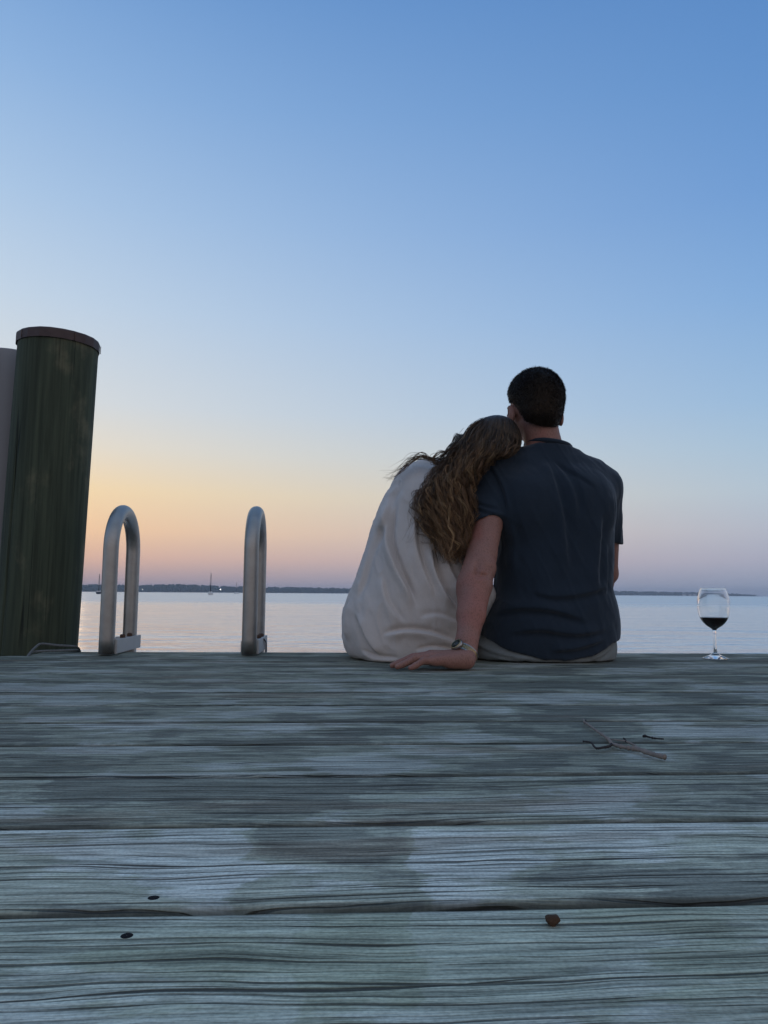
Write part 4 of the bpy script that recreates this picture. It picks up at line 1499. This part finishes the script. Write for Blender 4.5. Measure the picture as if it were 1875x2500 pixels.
kn = [(1062, 2.052, 0.026), (1052, 2.078, 0.034), (1050, 2.104, 0.037), (1054, 2.128, 0.035)]
KN = [np.array([xat(a_, b_), b_, c_]) for a_, b_, c_ in kn]
G.cone(E(1138, 1600, 2.104), wr, 0.0285, 0.026, 0.012)
G.cone(wr + [0.004, -0.022, -0.012], wr + [-0.05, -0.032, -0.012], 0.0185, 0.015, 0.012)
G.cone(wr + [0.002, 0.022, -0.012], wr + [-0.05, 0.026, -0.010], 0.0185, 0.015, 0.012)
for q in KN:
    G.cone(wr + [-0.004, (q[1] - wr[1]) * 0.45, 0.0], q, 0.020, 0.0135, 0.012)
fing = [[(1034, 2.043, 0.0275), (1014, 2.040, 0.0150), (1002, 2.040, 0.0085)],
        [(1012, 2.070, 0.0300), (985, 2.066, 0.0160), (970, 2.064, 0.0090)],
        [(1008, 2.102, 0.0320), (977, 2.100, 0.0170), (958, 2.098, 0.0095)],
        [(1014, 2.134, 0.0300), (986, 2.138, 0.0160), (968, 2.140, 0.0090)]]
fr_ = [(0.0105, 0.0096, 0.0086, 0.0074), (0.0118, 0.0106, 0.0094, 0.0080), (0.0122, 0.0110, 0.0096, 0.0082), (0.0120, 0.0108, 0.0094, 0.0080)]
for q, f_, r_ in zip(KN, fing, fr_):
    P_ = [q] + [np.array([xat(a_, b_), b_, c_]) for a_, b_, c_ in f_]
    G.chain(P_, r_, 0.003)
    G.ell(P_[0] + [0, 0, 0.004], (0.0095, 0.0085, 0.0095), None, 0.006)
    G.ell(P_[1] + [0, 0, 0.002], (0.0085, 0.0075, 0.0090), None, 0.004)
G.chain([wr + [-0.015, 0.032, -0.006], wr + [-0.052, 0.066, -0.014], wr + [-0.082, 0.085, -0.020], wr + [-0.104, 0.092, -0.023]], [0.018, 0.0135, 0.011, 0.0085], 0.006)
# his right arm, forward over his knee
G.chain([E(1474, 1190, 2.46), E(1485, 1300, 2.50), E(1482, 1400, 2.56), E(1470, 1425, 2.64), E(1425, 1470, 2.80)], [0.042, 0.036, 0.036, 0.037, 0.027], 0.012)
wr2 = E(1425, 1470, 2.80)
for k in range(4):
    q = wr2 + np.array([-0.012 + 0.016 * (k - 1.5), 0.075, -0.03])
    G.chain([wr2, q, q + [0, 0.035, -0.015], q + [0, 0.05, -0.04]], [0.02, 0.011, 0.0095, 0.008], 0.008)
G.chain([wr2, wr2 + [-0.04, 0.035, -0.01], wr2 + [-0.05, 0.075, -0.02]], [0.018, 0.012, 0.009], 0.008)
# legs over the edge
for xa in (xat(1238, 2.45), xat(1442, 2.45)):
    G.chain([(xa, 2.52, 0.09), (xa, 2.90, 0.083), (xa, 2.93, -0.10), (xa, 2.91, -0.40), (xa, 2.92, -0.45)], [0.068, 0.056, 0.056, 0.034, 0.036], 0.02)
    G.chain([(xa, 2.90, -0.455), (xa, 3.0, -0.475)], [0.032, 0.03], 0.02)
V, F = G.mesh()
V = smooth_mesh(V, F, 1, 0.4)
V += normals(V, F) * ((fbm(V * 38, 91, 3) - 0.5) * 0.0028)[:, None]
sel = V[:, 1] < 2.30
V[sel, 2] = np.maximum(V[sel, 2], 0.0006)
quad_obj('body', V, F, M['skin'], man)

# his short hair: a close cap with cropped strands standing from it
G = Grid(HC - 0.16, HC + 0.16, 0.004)
G.ell(HC + [0, 0, 0.001], (0.0905, 0.105, 0.0995), Rz, 0.0)
G.ell(E(1318, 1012, 2.415), (0.066, 0.064, 0.060), Rz, 0.04)
G.cone(E(1322, 1025, 2.43), E(1326, 1052, 2.435), 0.052, 0.044, 0.02)


def hairline(x, y, z):
    u = (x - HC[0]) * fw[0] + (y - HC[1]) * fw[1]
    s2 = (x - HC[0]) * sd_[0] + (y - HC[1]) * sd_[1]
    zl = np.interp(u.ravel(), [-0.14, -0.07, -0.045, -0.028, 0.0, 0.02, 0.05, 0.075, 0.11], [-0.122, -0.112, -0.095, -0.052, -0.022, -0.02, 0.025, 0.045, 0.06]).reshape(u.shape)
    return np.broadcast_to((HC[2] + zl - z), np.broadcast_shapes(x.shape, y.shape, z.shape)).astype(np.float32)


G.clip(hairline)
V, F = G.mesh()
V = smooth_mesh(V, F, 2)
Nn = normals(V, F)
V += Nn * ((fbm(V * 60, 71, 3) - 0.5) * 0.0025)[:, None]
ok = np.where((np.linalg.norm((V - HC) / [0.09, 0.105, 0.106], axis=1) > 0.90) & (Nn[:, 2] > -0.75))[0]
pick = RNG.choice(ok, 20000)
rt = V[pick] + RNG.normal(size=(20000, 3)) * 0.0015
dr = Nn[pick] * 1.0 + np.array([0.10, -0.15, -0.45]) + RNG.normal(size=(20000, 3)) * 0.30
dr /= np.linalg.norm(dr, axis=1)[:, None]
lg = RNG.uniform(0.003, 0.008, 20000) * np.clip(0.35 + (rt[:, 2] - HC[2] + 0.09) / 0.18, 0.25, 1.3)
tt = np.linspace(0, 1, 3)
paths = rt[:, None, :] - Nn[pick][:, None, :] * 0.001 + dr[:, None, :] * (lg[:, None] * tt)[..., None] + np.array([0, 0, -0.003]) * (tt ** 2)[None, :, None]
b0 = np.array([0.012, 0.0085, 0.007]) * RNG.uniform(0.6, 1.6, (20000, 1))
Vh, Fh, ch = hair_mesh('hair', paths, np.full(20000, 0.00045), b0, b0 * 1.5, None, None)
Vc = np.concatenate([V, Vh]); Fc = np.concatenate([F, Fh + len(V)])
o = quad_obj('hair', Vc, Fc, M['hair_short'], man)
colour_attr(o, np.concatenate([np.tile([0.012, 0.0085, 0.007], (len(V), 1)), ch]))

# wristwatch
wc = E(1139, 1584, 2.118)
wax = E(1139, 1575, 2.122) - E(1136, 1606, 2.100)
wax = wax / np.linalg.norm(wax) + np.array([0.42, 0.05, 0.0]); wax /= np.linalg.norm(wax)
outd = np.array([-0.82, -0.56, 0.10]); outd -= wax * (outd @ wax); outd /= np.linalg.norm(outd)
crs = np.cross(wax, outd)
wcen = E(1135, 1597, 2.108)
watch, watch2 = MB(), MB()
WRr = 0.0345
for k in range(44):
    th = 2 * math.pi * k / 44
    if abs(math.atan2(math.sin(th), math.cos(th))) < 0.42:
        continue
    for c_ in range(5):
        off = (c_ - 2) * 0.0041 + (0.0008 if k % 2 else -0.0008) * (1 if c_ in (1, 3) else 0)
        rdir = math.cos(th) * outd + math.sin(th) * crs
        tdir = -math.sin(th) * outd + math.cos(th) * crs
        c = wcen + rdir * WRr + wax * off + tdir * (0.0023 if c_ in (1, 3) else 0)
        Rm = Matrix((Vector(tdir), Vector(rdir), Vector(wax))).transposed()
        (watch if c_ in (1, 2, 3) else watch2).box(c, (0.0042, 0.0030, 0.0036), Rm)
wt = empty('wristwatch', wcen - world_loc(man), man)
watch.build('bracelet', M['gold'], wt, False)
watch2.build('bracelet_edge', M['steel'], wt, False)
cc_ = wcen + outd * (WRr + 0.001)
MB().lathe([(0.0001, -0.004), (0.0165, -0.004), (0.0185, -0.001), (0.0185, 0.004), (0.0165, 0.0068), (0.0145, 0.0072), (0.0001, 0.0072)], cc_, outd, 40).build('case', M['steel'], wt)
MB().lathe([(0.0172, 0.0045), (0.0176, 0.0066), (0.0150, 0.0082), (0.0142, 0.0076)], cc_, outd, 60).build('bezel', M['gold'], wt)
MB().lathe([(0.0001, 0.0070), (0.0140, 0.0076), (0.0001, 0.0079)], cc_, outd, 32).build('dial', M['dial'], wt)

# ------------------------------------------------------------------ woman
wom = empty('person', (xat(1000, 2.44), 2.44, 0.0))
tag(wom, 'woman with long wavy brown hair and loose pale t-shirt leaning on the man', 'person', 'couple sitting on the dock edge')
WR_ = rings([(1126, 1036, 1062, 2.44, 2.50), (1140, 1012, 1100, 2.41, 2.54), (1165, 984, 1135, 2.375, 2.57), (1200, 958, 1152, 2.350, 2.60), (1250, 931, 1160, 2.330, 2.62),
             (1300, 913, 1164, 2.318, 2.64), (1360, 889, 1172, 2.305, 2.65), (1410, 868, 1196, 2.296, 2.66), (1450, 851, 1216, 2.288, 2.66), (1490, 838, 1200, 2.283, 2.66), (1530, 833, 1178, 2.281, 2.66),
             (1565, 835, 1172, 2.282, 2.66), (1595, 842, 1165, 2.284, 2.66), (1612, 856, 1150, 2.290, 2.65), (1622, 885, 1130, 2.30, 2.64)], 2.45)
G = Grid((xat(815, 2.45), 2.22, -0.02), (xat(1240, 2.45), 2.80, 0.74), 0.0038)
G.loft(WR_, 0.0, 2.25)
G.cone(E(1060, 1165, 2.47), E(1020, 1178, 2.47), 0.050, 0.055, 0.04)
G.cone(E(1012, 1180, 2.48), E(947, 1292, 2.55), 0.060, 0.052, 0.04)
G.cone(E(1075, 1170, 2.48), E(1130, 1170, 2.48), 0.045, 0.045, 0.03)
G.ell(E(1050, 1215, 2.40), (0.08, 0.06, 0.07), None, 0.05)
G.clip(lambda x, y, z: (0.0012 - z + 0 * x + 0 * y).astype(np.float32))
V, F = G.mesh()
V = smooth_mesh(V, F, 2)
Nn = normals(V, F)
for pts, w, amp, val, side in (
        ([(968, 1195), (952, 1260), (950, 1320), (968, 1385), (992, 1440), (1012, 1490)], 0.011, 0.0150, 1.0, 1),
        ([(1052, 1330), (1058, 1390), (1078, 1440), (1112, 1490)], 0.011, 0.0130, 1.0, 1),
        ([(1012, 1250), (1016, 1330), (1034, 1400), (1060, 1462)], 0.013, 0.0090, 0.9, 1),
        ([(935, 1240), (914, 1320), (890, 1400), (868, 1470)], 0.010, 0.0080, 0.8, 1),
        ([(985, 1165), (955, 1215), (930, 1290), (918, 1340)], 0.010, 0.0080, 0.8, 1),
        ([(930, 1556), (985, 1542), (1050, 1548), (1120, 1575)], 0.011, 0.0080, 1.3, 1),
        ([(1020, 1512), (1070, 1505), (1130, 1530)], 0.011, 0.0035, 1.2, 1),
        ([(870, 1490), (900, 1560), (930, 1600)], 0.012, 0.0080, 0.8, -1),
        ([(1010, 1592), (1060, 1582), (1120, 1594)], 0.008, 0.0090, 1.0, 1),
        ([(880, 1590), (920, 1606), (980, 1610)], 0.007, 0.0060, 0.9, 1),
        ([(1080, 1330), (1100, 1400), (1135, 1450)], 0.010, 0.0090, 1.0, 1),
        ([(1110, 1420), (1130, 1440), (1165, 1452)], 0.009, 0.0090, 1.0, 1),
        ([(848, 1570), (846, 1520), (858, 1460)], 0.008, 0.0060, 0.8, 1),
        ([(930, 1400), (945, 1470), (985, 1530)], 0.012, 0.0060, 0.8, 1)):
    V = fold(V, Nn, xz(pts, 2.31), w * 0.85, amp * 1.25, val, side)
V += Nn * ((fbm(V * [13, 13, 8], 81, 4) - 0.5) * 0.012)[:, None]
V += Nn * (np.clip(0.10 - np.abs(fbm(V @ np.array([[28, 0, -5], [0, 16, 0], [9, 0, 8.0]]) * 0.8, 86, 3) - 0.5), 0, 1) * 0.022)[:, None]
V[:, 2] = np.maximum(V[:, 2], 0.0008)
quad_obj('t_shirt', V, F, M['oat'], wom)
G = Grid((xat(830, 2.45), 2.26, -0.5), (xat(1260, 2.45) + .05, 3.04, 0.84), 0.0055)
G.loft(inset(WR_, 0.025), 0.0, 2.3)
WH = E(1204, 1089, 2.445)
Ry = Matrix.Rotation(rad(30), 4, 'Y') @ Matrix.Rotation(rad(-8), 4, 'Z')
rot = lambda v: np.array(Ry.to_3x3() @ Vector(v))
G.cone(WH + rot((0, -0.01, -0.06)), E(1078, 1168, 2.48), 0.050, 0.054, 0.04)
G.ell(WH, (0.076, 0.090, 0.092), Ry, 0.02)
G.ell(WH + rot((0, 0.035, -0.06)), (0.056, 0.058, 0.060), Ry, 0.03)
G.ell(WH + rot((0, 0.06, -0.10)), (0.03, 0.03, 0.02), Ry, 0.03)
G.cone(WH + rot((0, 0.090, -0.01)), WH + rot((0, 0.104, -0.04)), 0.007, 0.011, 0.012)
G.cone(WH + rot((-0.016, 0.088, -0.068)), WH + rot((0.016, 0.088, -0.068)), 0.007, 0.007, 0.008)
for s_ in (-1, 1):
    G.cut_ell(WH + rot((s_ * 0.03, 0.090, -0.006)), (0.013, 0.010, 0.009), Ry, 0.008)
    G.ell(WH + rot((s_ * 0.03, 0.077, -0.007)), (0.012, 0.011, 0.011), Ry, 0.002)
G.chain([E(1020, 1178, 2.48), E(950, 1300, 2.56), E(945, 1400, 2.66), E(1010, 1440, 2.85)], [0.042, 0.036, 0.032, 0.022], 0.015)
w3 = E(1010, 1440, 2.85)
for k in range(4):
    q = w3 + np.array([0.03 + 0.01 * k, 0.055 - 0.012 * k, -0.035])
    G.chain([w3, q, q + [0.02, 0.02, -0.02], q + [0.03, 0.03, -0.035]], [0.017, 0.0095, 0.0085, 0.0075], 0.006)
for xa in (xat(940, 2.45), xat(1085, 2.45)):
    G.chain([(xa, 2.52, 0.085), (xa, 2.90, 0.075), (xa, 2.93, -0.10), (xa, 2.91, -0.40), (xa, 2.92, -0.44)], [0.066, 0.052, 0.050, 0.030, 0.032], 0.02)
    G.chain([(xa, 2.90, -0.445), (xa, 2.99, -0.47)], [0.028, 0.026], 0.02)
V, F = G.mesh()
V = smooth_mesh(V, F, 1, 0.4)
quad_obj('body', V, F, M['skin_fair'], wom)
# pale denim shorts, mostly under the shirt
G = Grid((xat(840, 2.45), 2.30, -0.05), (xat(1240, 2.45), 2.86, 0.22), 0.006)
for xa, xb in ((xat(940, 2.45), xat(940, 2.45)), (xat(1085, 2.45), xat(1085, 2.45))):
    G.cone((xa, 2.46, 0.088), (xb, 2.76, 0.082), 0.085, 0.074, 0.03)
G.clip(lambda x, y, z: (0.0012 - z + 0 * x + 0 * y).astype(np.float32))
V, F = G.mesh()
quad_obj('shorts', smooth_mesh(V, F, 2), F, M['denim'], wom)

# her hair: wavy locks from the crown down her back
Lp_ = np.array([(1188, 1024), (1164, 1030), (1138, 1052), (1108, 1100), (1076, 1148), (1040, 1192), (1024, 1238), (1030, 1280), (1050, 1325), (1066, 1375)], float)
Rp_ = np.array([(1240, 1030), (1260, 1050), (1270, 1082), (1246, 1104), (1204, 1118), (1168, 1150), (1152, 1199), (1149, 1280), (1139, 1340), (1124, 1378)], float)
Yp_ = np.array([2.440, 2.385, 2.345, 2.318, 2.310, 2.296, 2.286, 2.276, 2.268, 2.262])


def curve_at(P, t_):
    n = len(P)
    x = np.asarray(t_) * (n - 1)
    Pd = spline(P if P.ndim == 2 else P[:, None], 400)
    xi = np.linspace(0, n - 1, 400)
    if P.ndim == 1:
        return np.interp(x, xi, Pd[:, 0])
    return np.stack([np.interp(x, xi, Pd[:, 0]), np.interp(x, xi, Pd[:, 1])], -1)


def to3(px, py, Yv):
    D = np.array(FW)[None] + np.array(RT)[None] * ((px - 937.5) / FPX)[:, None] + np.array(UP)[None] * ((1250 - py) / FPX)[:, None]
    return CAM + D * (Yv / D[:, 1])[:, None]


SEG = 34
allp, allr, c0s, c1s = [], [], [], []
tt = np.linspace(0, 1, SEG)


def lock(s_, t0, t1, n, wave, freq, spread, layer, c0, c1, rad_=0.00075, drift=0.0):
    ph, ph2 = RNG.uniform(0, 6.28), RNG.uniform(0, 6.28)
    fq = freq * RNG.uniform(0.8, 1.25)
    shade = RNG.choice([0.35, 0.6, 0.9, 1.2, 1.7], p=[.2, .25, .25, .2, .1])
    for k in range(n):
        tk = t0 + (min(1.0, t1 + RNG.normal() * 0.03) - t0) * tt
        ds = RNG.normal() * spread
        a_ = curve_at(Lp_, tk); b_ = curve_at(Rp_, tk)
        sv = np.clip(s_ + drift * tt ** 2, -0.12, 1.08)
        p = a_ + (b_ - a_) * sv[:, None]
        dirv = np.gradient(p, axis=0); dirv /= np.linalg.norm(dirv, axis=1)[:, None] + 1e-9
        nrm = np.stack([-dirv[:, 1], dirv[:, 0]], 1)
        amp = wave * np.clip((tk - 0.12) / 0.35, 0, 1) * (1 + 0.2 * RNG.normal())
        ph_k = ph + RNG.normal() * 0.28
        wv = amp * np.sin(2 * math.pi * fq * tk + ph_k) + 0.35 * amp * np.sin(2 * math.pi * fq * 2.3 * tk + ph2)
        off = wv + ds * (1 - 0.55 * tt) * 1.0
        p = p + nrm * off[:, None]
        Yv = curve_at(Yp_, tk) + 0.045 * (2 * sv - 1) ** 2 * np.clip(tk / 0.2, 0, 1) + layer + RNG.normal() * 0.003 + 0.0011 * amp * np.cos(2 * math.pi * fq * tk + ph_k)
        allp.append(to3(p[:, 0], p[:, 1], Yv)); allr.append(rad_ * RNG.uniform(0.7, 1.3))
        v_ = RNG.uniform(0.8, 1.25) * shade
        c0s.append(np.array(c0) * v_); c1s.append(np.array(c1) * v_)


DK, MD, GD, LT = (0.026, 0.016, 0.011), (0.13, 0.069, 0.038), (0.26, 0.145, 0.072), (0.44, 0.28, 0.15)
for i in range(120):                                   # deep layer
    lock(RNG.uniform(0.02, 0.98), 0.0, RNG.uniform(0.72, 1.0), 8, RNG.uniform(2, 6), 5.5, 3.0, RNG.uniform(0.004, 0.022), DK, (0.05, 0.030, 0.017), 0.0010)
for i in range(240):                                   # outer locks
    s_ = RNG.uniform(0.0, 1.0)
    te = RNG.uniform(0.62, 0.95) if s_ < 0.35 else RNG.uniform(0.72, 1.02)
    q = RNG.random()
    tip = MD if q < 0.45 else (GD if q < 0.85 else LT)
    lock(s_, 0.0 if RNG.random() < 0.75 else RNG.uniform(0.1, 0.4), min(te, 1.0), int(RNG.integers(6, 13)), RNG.uniform(5.0, 13.0), 6.6, 1.9, RNG.uniform(-0.030, 0.002),
         DK, tip, 0.0006, RNG.normal() * 0.06)
for i in range(26):                                    # loose locks along the left edge
    lock(RNG.uniform(-0.10, 0.12), 0.25, RNG.uniform(0.6, 0.95), int(RNG.integers(2, 5)), RNG.uniform(8, 14), 5.0, 2.0, RNG.uniform(-0.012, 0.01), DK, MD, 0.0007, RNG.uniform(-0.12, 0.02))
for i in range(110):                                    # fly-aways
    lock(RNG.uniform(-0.02, 1.0), RNG.uniform(0, 0.4), RNG.uniform(0.5, 1.0), 1, RNG.uniform(6, 16), 4.0, 5.0, RNG.uniform(-0.018, 0.0), DK, GD, 0.0005)


def free_lock(pts, n, spread, wave, c0, c1, r=0.0006, Ys=(2.32, 2.36)):
    P = np.array(pts, float)
    for k in range(n):
        end = RNG.uniform(0.75, 1.0)
        Q = spline(P + RNG.normal(size=P.shape) * spread * np.linspace(0.4, 1.3, len(P))[:, None], SEG)
        Q = np.stack([np.interp(tt * end, tt, Q[:, 0]), np.interp(tt * end, tt, Q[:, 1])], 1)
        ph = RNG.uniform(0, 6.28)
        Q[:, 1] += wave * np.sin(2 * math.pi * 2.2 * tt + ph) * tt
        Yv = np.linspace(Ys[0], Ys[1], SEG) + RNG.normal() * 0.006
        allp.append(to3(Q[:, 0], Q[:, 1], Yv)); allr.append(r * RNG.uniform(0.7, 1.3))
        c0s.append(np.array(c0)); c1s.append(np.array(c1) * RNG.uniform(.7, 1.3))


# the lock blown over her left shoulder
free_lock([(1112, 1080), (1085, 1108), (1062, 1122), (1035, 1114), (1006, 1123), (982, 1145), (960, 1164), (936, 1170)], 24, 3.2, 5.0, DK, (0.14, 0.07, 0.03), 0.0007, (2.32, 2.40))
free_lock([(1110, 1092), (1088, 1118), (1066, 1130), (1052, 1122), (1030, 1112), (1000, 1122), (966, 1146), (928, 1152)], 18, 4.5, 6.0, DK, (0.12, 0.06, 0.028), 0.0007, (2.32, 2.40))
free_lock([(1120, 1075), (1095, 1100), (1072, 1104), (1058, 1120), (1064, 1136), (1090, 1140)], 16, 3.0, 3.0, DK, MD, 0.0006, (2.32, 2.33))
free_lock([(1108, 1098), (1080, 1130), (1058, 1150), (1040, 1180), (1020, 1215), (1012, 1260), (1000, 1300), (985, 1322)], 10, 6.0, 8.0, DK, MD, 0.0006, (2.31, 2.275))
paths = np.stack(allp)
# strands lie on the head, not in it
Rt_ = np.array(Ry.to_3x3())
hc_ = WH + rot((0, -0.008, 0.006))
loc_ = ((paths - hc_) @ Rt_) / np.array([0.0815, 0.092, 0.090])
ln_ = np.linalg.norm(loc_, axis=2)
lim_ = 1.02 + 0.05 * RNG.random(len(paths))[:, None]
fac_ = np.where(ln_ < lim_, lim_ / np.maximum(ln_, 0.3), 1.0)
paths = hc_ + (paths - hc_) * fac_[..., None]
# crown: strands combed back over the scalp
nc = 2600
g_ = RNG.normal(size=(nc * 3, 3)); g_ /= np.linalg.norm(g_, axis=1)[:, None]
g_ = g_[(g_[:, 1] < 0.35) & (g_[:, 2] > -0.55)][:nc]
rad3 = np.array([0.0800, 0.0890, 0.0905])
cur = g_.copy()
seq = []
dl = np.array([-0.50, -0.25, -0.80]) @ Rt_
ph_ = RNG.uniform(0, 6.28, len(cur))
for q in range(SEG):
    lf = 1.02 + 0.03 * np.sin(math.pi * q / (SEG - 1)) + 0.02 * ((ph_ / 6.28) % 1)
    seq.append(hc_ + (cur * lf[:, None] * rad3) @ Rt_.T)
    d_ = dl / rad3 * 0.0032 + 0.012 * np.stack([np.sin(ph_ + q * 0.5), 0 * ph_, np.cos(ph_ + q * 0.5)], 1)
    d_ = d_ - cur * np.sum(d_ * cur, 1)[:, None]
    cur = cur + d_
    cur /= np.linalg.norm(cur, axis=1)[:, None]
crown = np.stack(seq, 1)
paths = np.concatenate([paths, crown])
allr += list(RNG.uniform(0.0005, 0.0010, len(crown)))
sh_ = RNG.uniform(0.5, 1.6, (len(crown), 1))
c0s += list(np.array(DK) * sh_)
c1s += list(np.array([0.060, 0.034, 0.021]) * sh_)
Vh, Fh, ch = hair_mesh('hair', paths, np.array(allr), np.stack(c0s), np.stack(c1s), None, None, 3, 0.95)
# solid core under the strands
ts = np.linspace(0.0, 0.86, 40)
ak = np.linspace(0, 2 * math.pi, 24, endpoint=False)
Vc = []
for t_ in ts:
    a_ = curve_at(Lp_, np.array([t_]))[0]; b_ = curve_at(Rp_, np.array([t_]))[0]
    yc = float(curve_at(Yp_, np.array([t_]))[0])
    wdt = 0.40 * (1 - 0.55 * max(0, (t_ - 0.55) / 0.31))
    sv = 0.5 + wdt * np.cos(ak)
    p = a_[None] + (b_ - a_)[None] * sv[:, None]
    Yv = yc + 0.030 + 0.045 * (2 * sv - 1) ** 2 + 0.016 * np.sin(ak)
    Vc.append(to3(p[:, 0], p[:, 1], Yv))
Vc = np.concatenate(Vc)
Fc = np.array([(i * 24 + k, i * 24 + (k + 1) % 24, (i + 1) * 24 + (k + 1) % 24, (i + 1) * 24 + k) for i in range(39) for k in range(24)])
# scalp cap
G = Grid(WH - 0.15, WH + 0.15, 0.005)
G.ell(WH + rot((0, -0.008, 0.006)), (0.077, 0.087, 0.084), Ry, 0.0)


def wl(x, y, z):
    f_ = rot((0, 1, 0)); u_z = rot((0, 0, 1))
    uu = (x - WH[0]) * f_[0] + (y - WH[1]) * f_[1] + (z - WH[2]) * f_[2]
    vv = (x - WH[0]) * u_z[0] + (y - WH[1]) * u_z[1] + (z - WH[2]) * u_z[2]
    return (uu * 1.3 - vv - 0.035).astype(np.float32)


G.clip(wl)
V2, F2 = G.mesh()
V2 = smooth_mesh(V2, F2, 1)
n1, n2 = len(Vh), len(Vh) + len(Vc)
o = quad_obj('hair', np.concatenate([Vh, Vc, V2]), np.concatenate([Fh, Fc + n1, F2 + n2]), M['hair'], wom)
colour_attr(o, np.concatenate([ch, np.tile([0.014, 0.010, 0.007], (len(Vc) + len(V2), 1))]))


# ------------------------------------------------------------------ moored sailboats
def sailboat(px, hull_w, mast_top, D, label, hull_mat, cover):
    x = E(px, 1446, D)[0]
    mt = E(px, mast_top, D)[2]
    w = hull_w * D / FPX
    e_ = empty('sailboat', (x, D, WZ))
    tag(e_, label, 'sailboat', 'sailboats moored in the bay')
    Lh = w * 2.6
    ang = rad(14)
    ca_, sa_ = math.cos(ang), math.sin(ang)
    st = []
    ns = 11
    for i in range(ns):
        f = i / (ns - 1)
        yy = (f - 0.5) * Lh
        hw = w * 0.5 * (1 - abs(2 * f - 0.75) ** 2.4 * 0.55) if f < 0.75 else w * 0.5 * math.sqrt(max(0.001, 1 - ((f - 0.6) / 0.4) ** 2))
        fb = 1.0 + 0.35 * f
        sec = [(-hw, fb), (-hw * .95, fb * .45), (-hw * .7, -0.05), (0, -0.4), (hw * .7, -0.05), (hw * .95, fb * .45), (hw, fb)]
        st.append([(x + a * ca_ - yy * sa_, D + a * sa_ + yy * ca_, WZ + b) for a, b in sec])
    V = [p for s in st for p in s]
    F = [(i * 7 + k, i * 7 + k + 1, (i + 1) * 7 + k + 1, (i + 1) * 7 + k) for i in range(ns - 1) for k in range(6)]
    F += [(i * 7 + 6, i * 7, (i + 1) * 7, (i + 1) * 7 + 6) for i in range(ns - 1)]
    F += [tuple(range(7)), tuple((ns - 1) * 7 + 6 - k for k in range(7))]
    mesh_obj('hull', V, F, hull_mat, e_, smooth=False)
    MB().box((x, D, WZ + 1.45), (w * .6, Lh * .4, 0.6), bev=0.1).build('cabin', M['hull'], e_, False)
    MB().tube([(x, D, WZ + 0.9), (x, D, mt)], [0.22, 0.13], 8).build('mast', M['mast'], e_)
    MB().tube([(x, D, WZ + 2.4), (x + sa_ * Lh * .4, D - ca_ * Lh * .42, WZ + 2.3)], 0.22, 8).build('boom', cover, e_)
    MB().tube([(x, D, mt), (x - sa_ * Lh * .5, D + ca_ * Lh * .5, WZ + 1.3)], 0.04, 5).build('forestay', M['mast'], e_)
    MB().tube([(x - w * .45, D, WZ + 1.2), (x, D, mt)], 0.03, 5).build('shroud', M['mast'], e_)
    MB().tube([(x + w * .45, D, WZ + 1.2), (x, D, mt)], 0.03, 5).build('shroud', M['mast'], e_)


sailboat(241, 12, 1401, 420, 'dark-hulled sailboat moored between the pile and the left handrail', M['boat_dark'], M['boat_dark'])
sailboat(514, 12, 1398, 400, 'white sailboat moored left of the right handrail', M['hull'], M['boat_dark'])
sailboat(577, 13, 1421, 950, 'small distant sailboat just left of the right handrail', M['hull'], M['boat_dark'])

# ------------------------------------------------------------------ evening haze over the bay
hv = MB()
x0, x1, y0, y1, z0, z1 = -8900, 8900, -55, 7400, WZ - 2.5, 62.0
hz = bpy.data.materials.new('evening_haze')
hz.use_nodes = True
t = hz.node_tree
t.nodes.clear()
pv = t.nodes.new('ShaderNodeVolumePrincipled')
pv.inputs['Color'].default_value = (0.80, 0.88, 1.0, 1)
pv.inputs['Density'].default_value = 1.25e-4
pv.inputs['Anisotropy'].default_value = 0.0
ou = t.nodes.new('ShaderNodeOutputMaterial')
t.links.new(pv.outputs[0], ou.inputs['Volume'])
o = mesh_obj('haze', [(x0, y0, z0), (x1, y0, z0), (x1, y1, z0), (x0, y1, z0), (x0, y0, z1), (x1, y0, z1), (x1, y1, z1), (x0, y1, z1)],
             [(3, 2, 1, 0), (4, 5, 6, 7), (0, 1, 5, 4), (1, 2, 6, 5), (2, 3, 7, 6), (3, 0, 4, 7)], hz, smooth=False)
tag(o, 'pale evening haze lying over the bay', 'haze', kind='stuff')
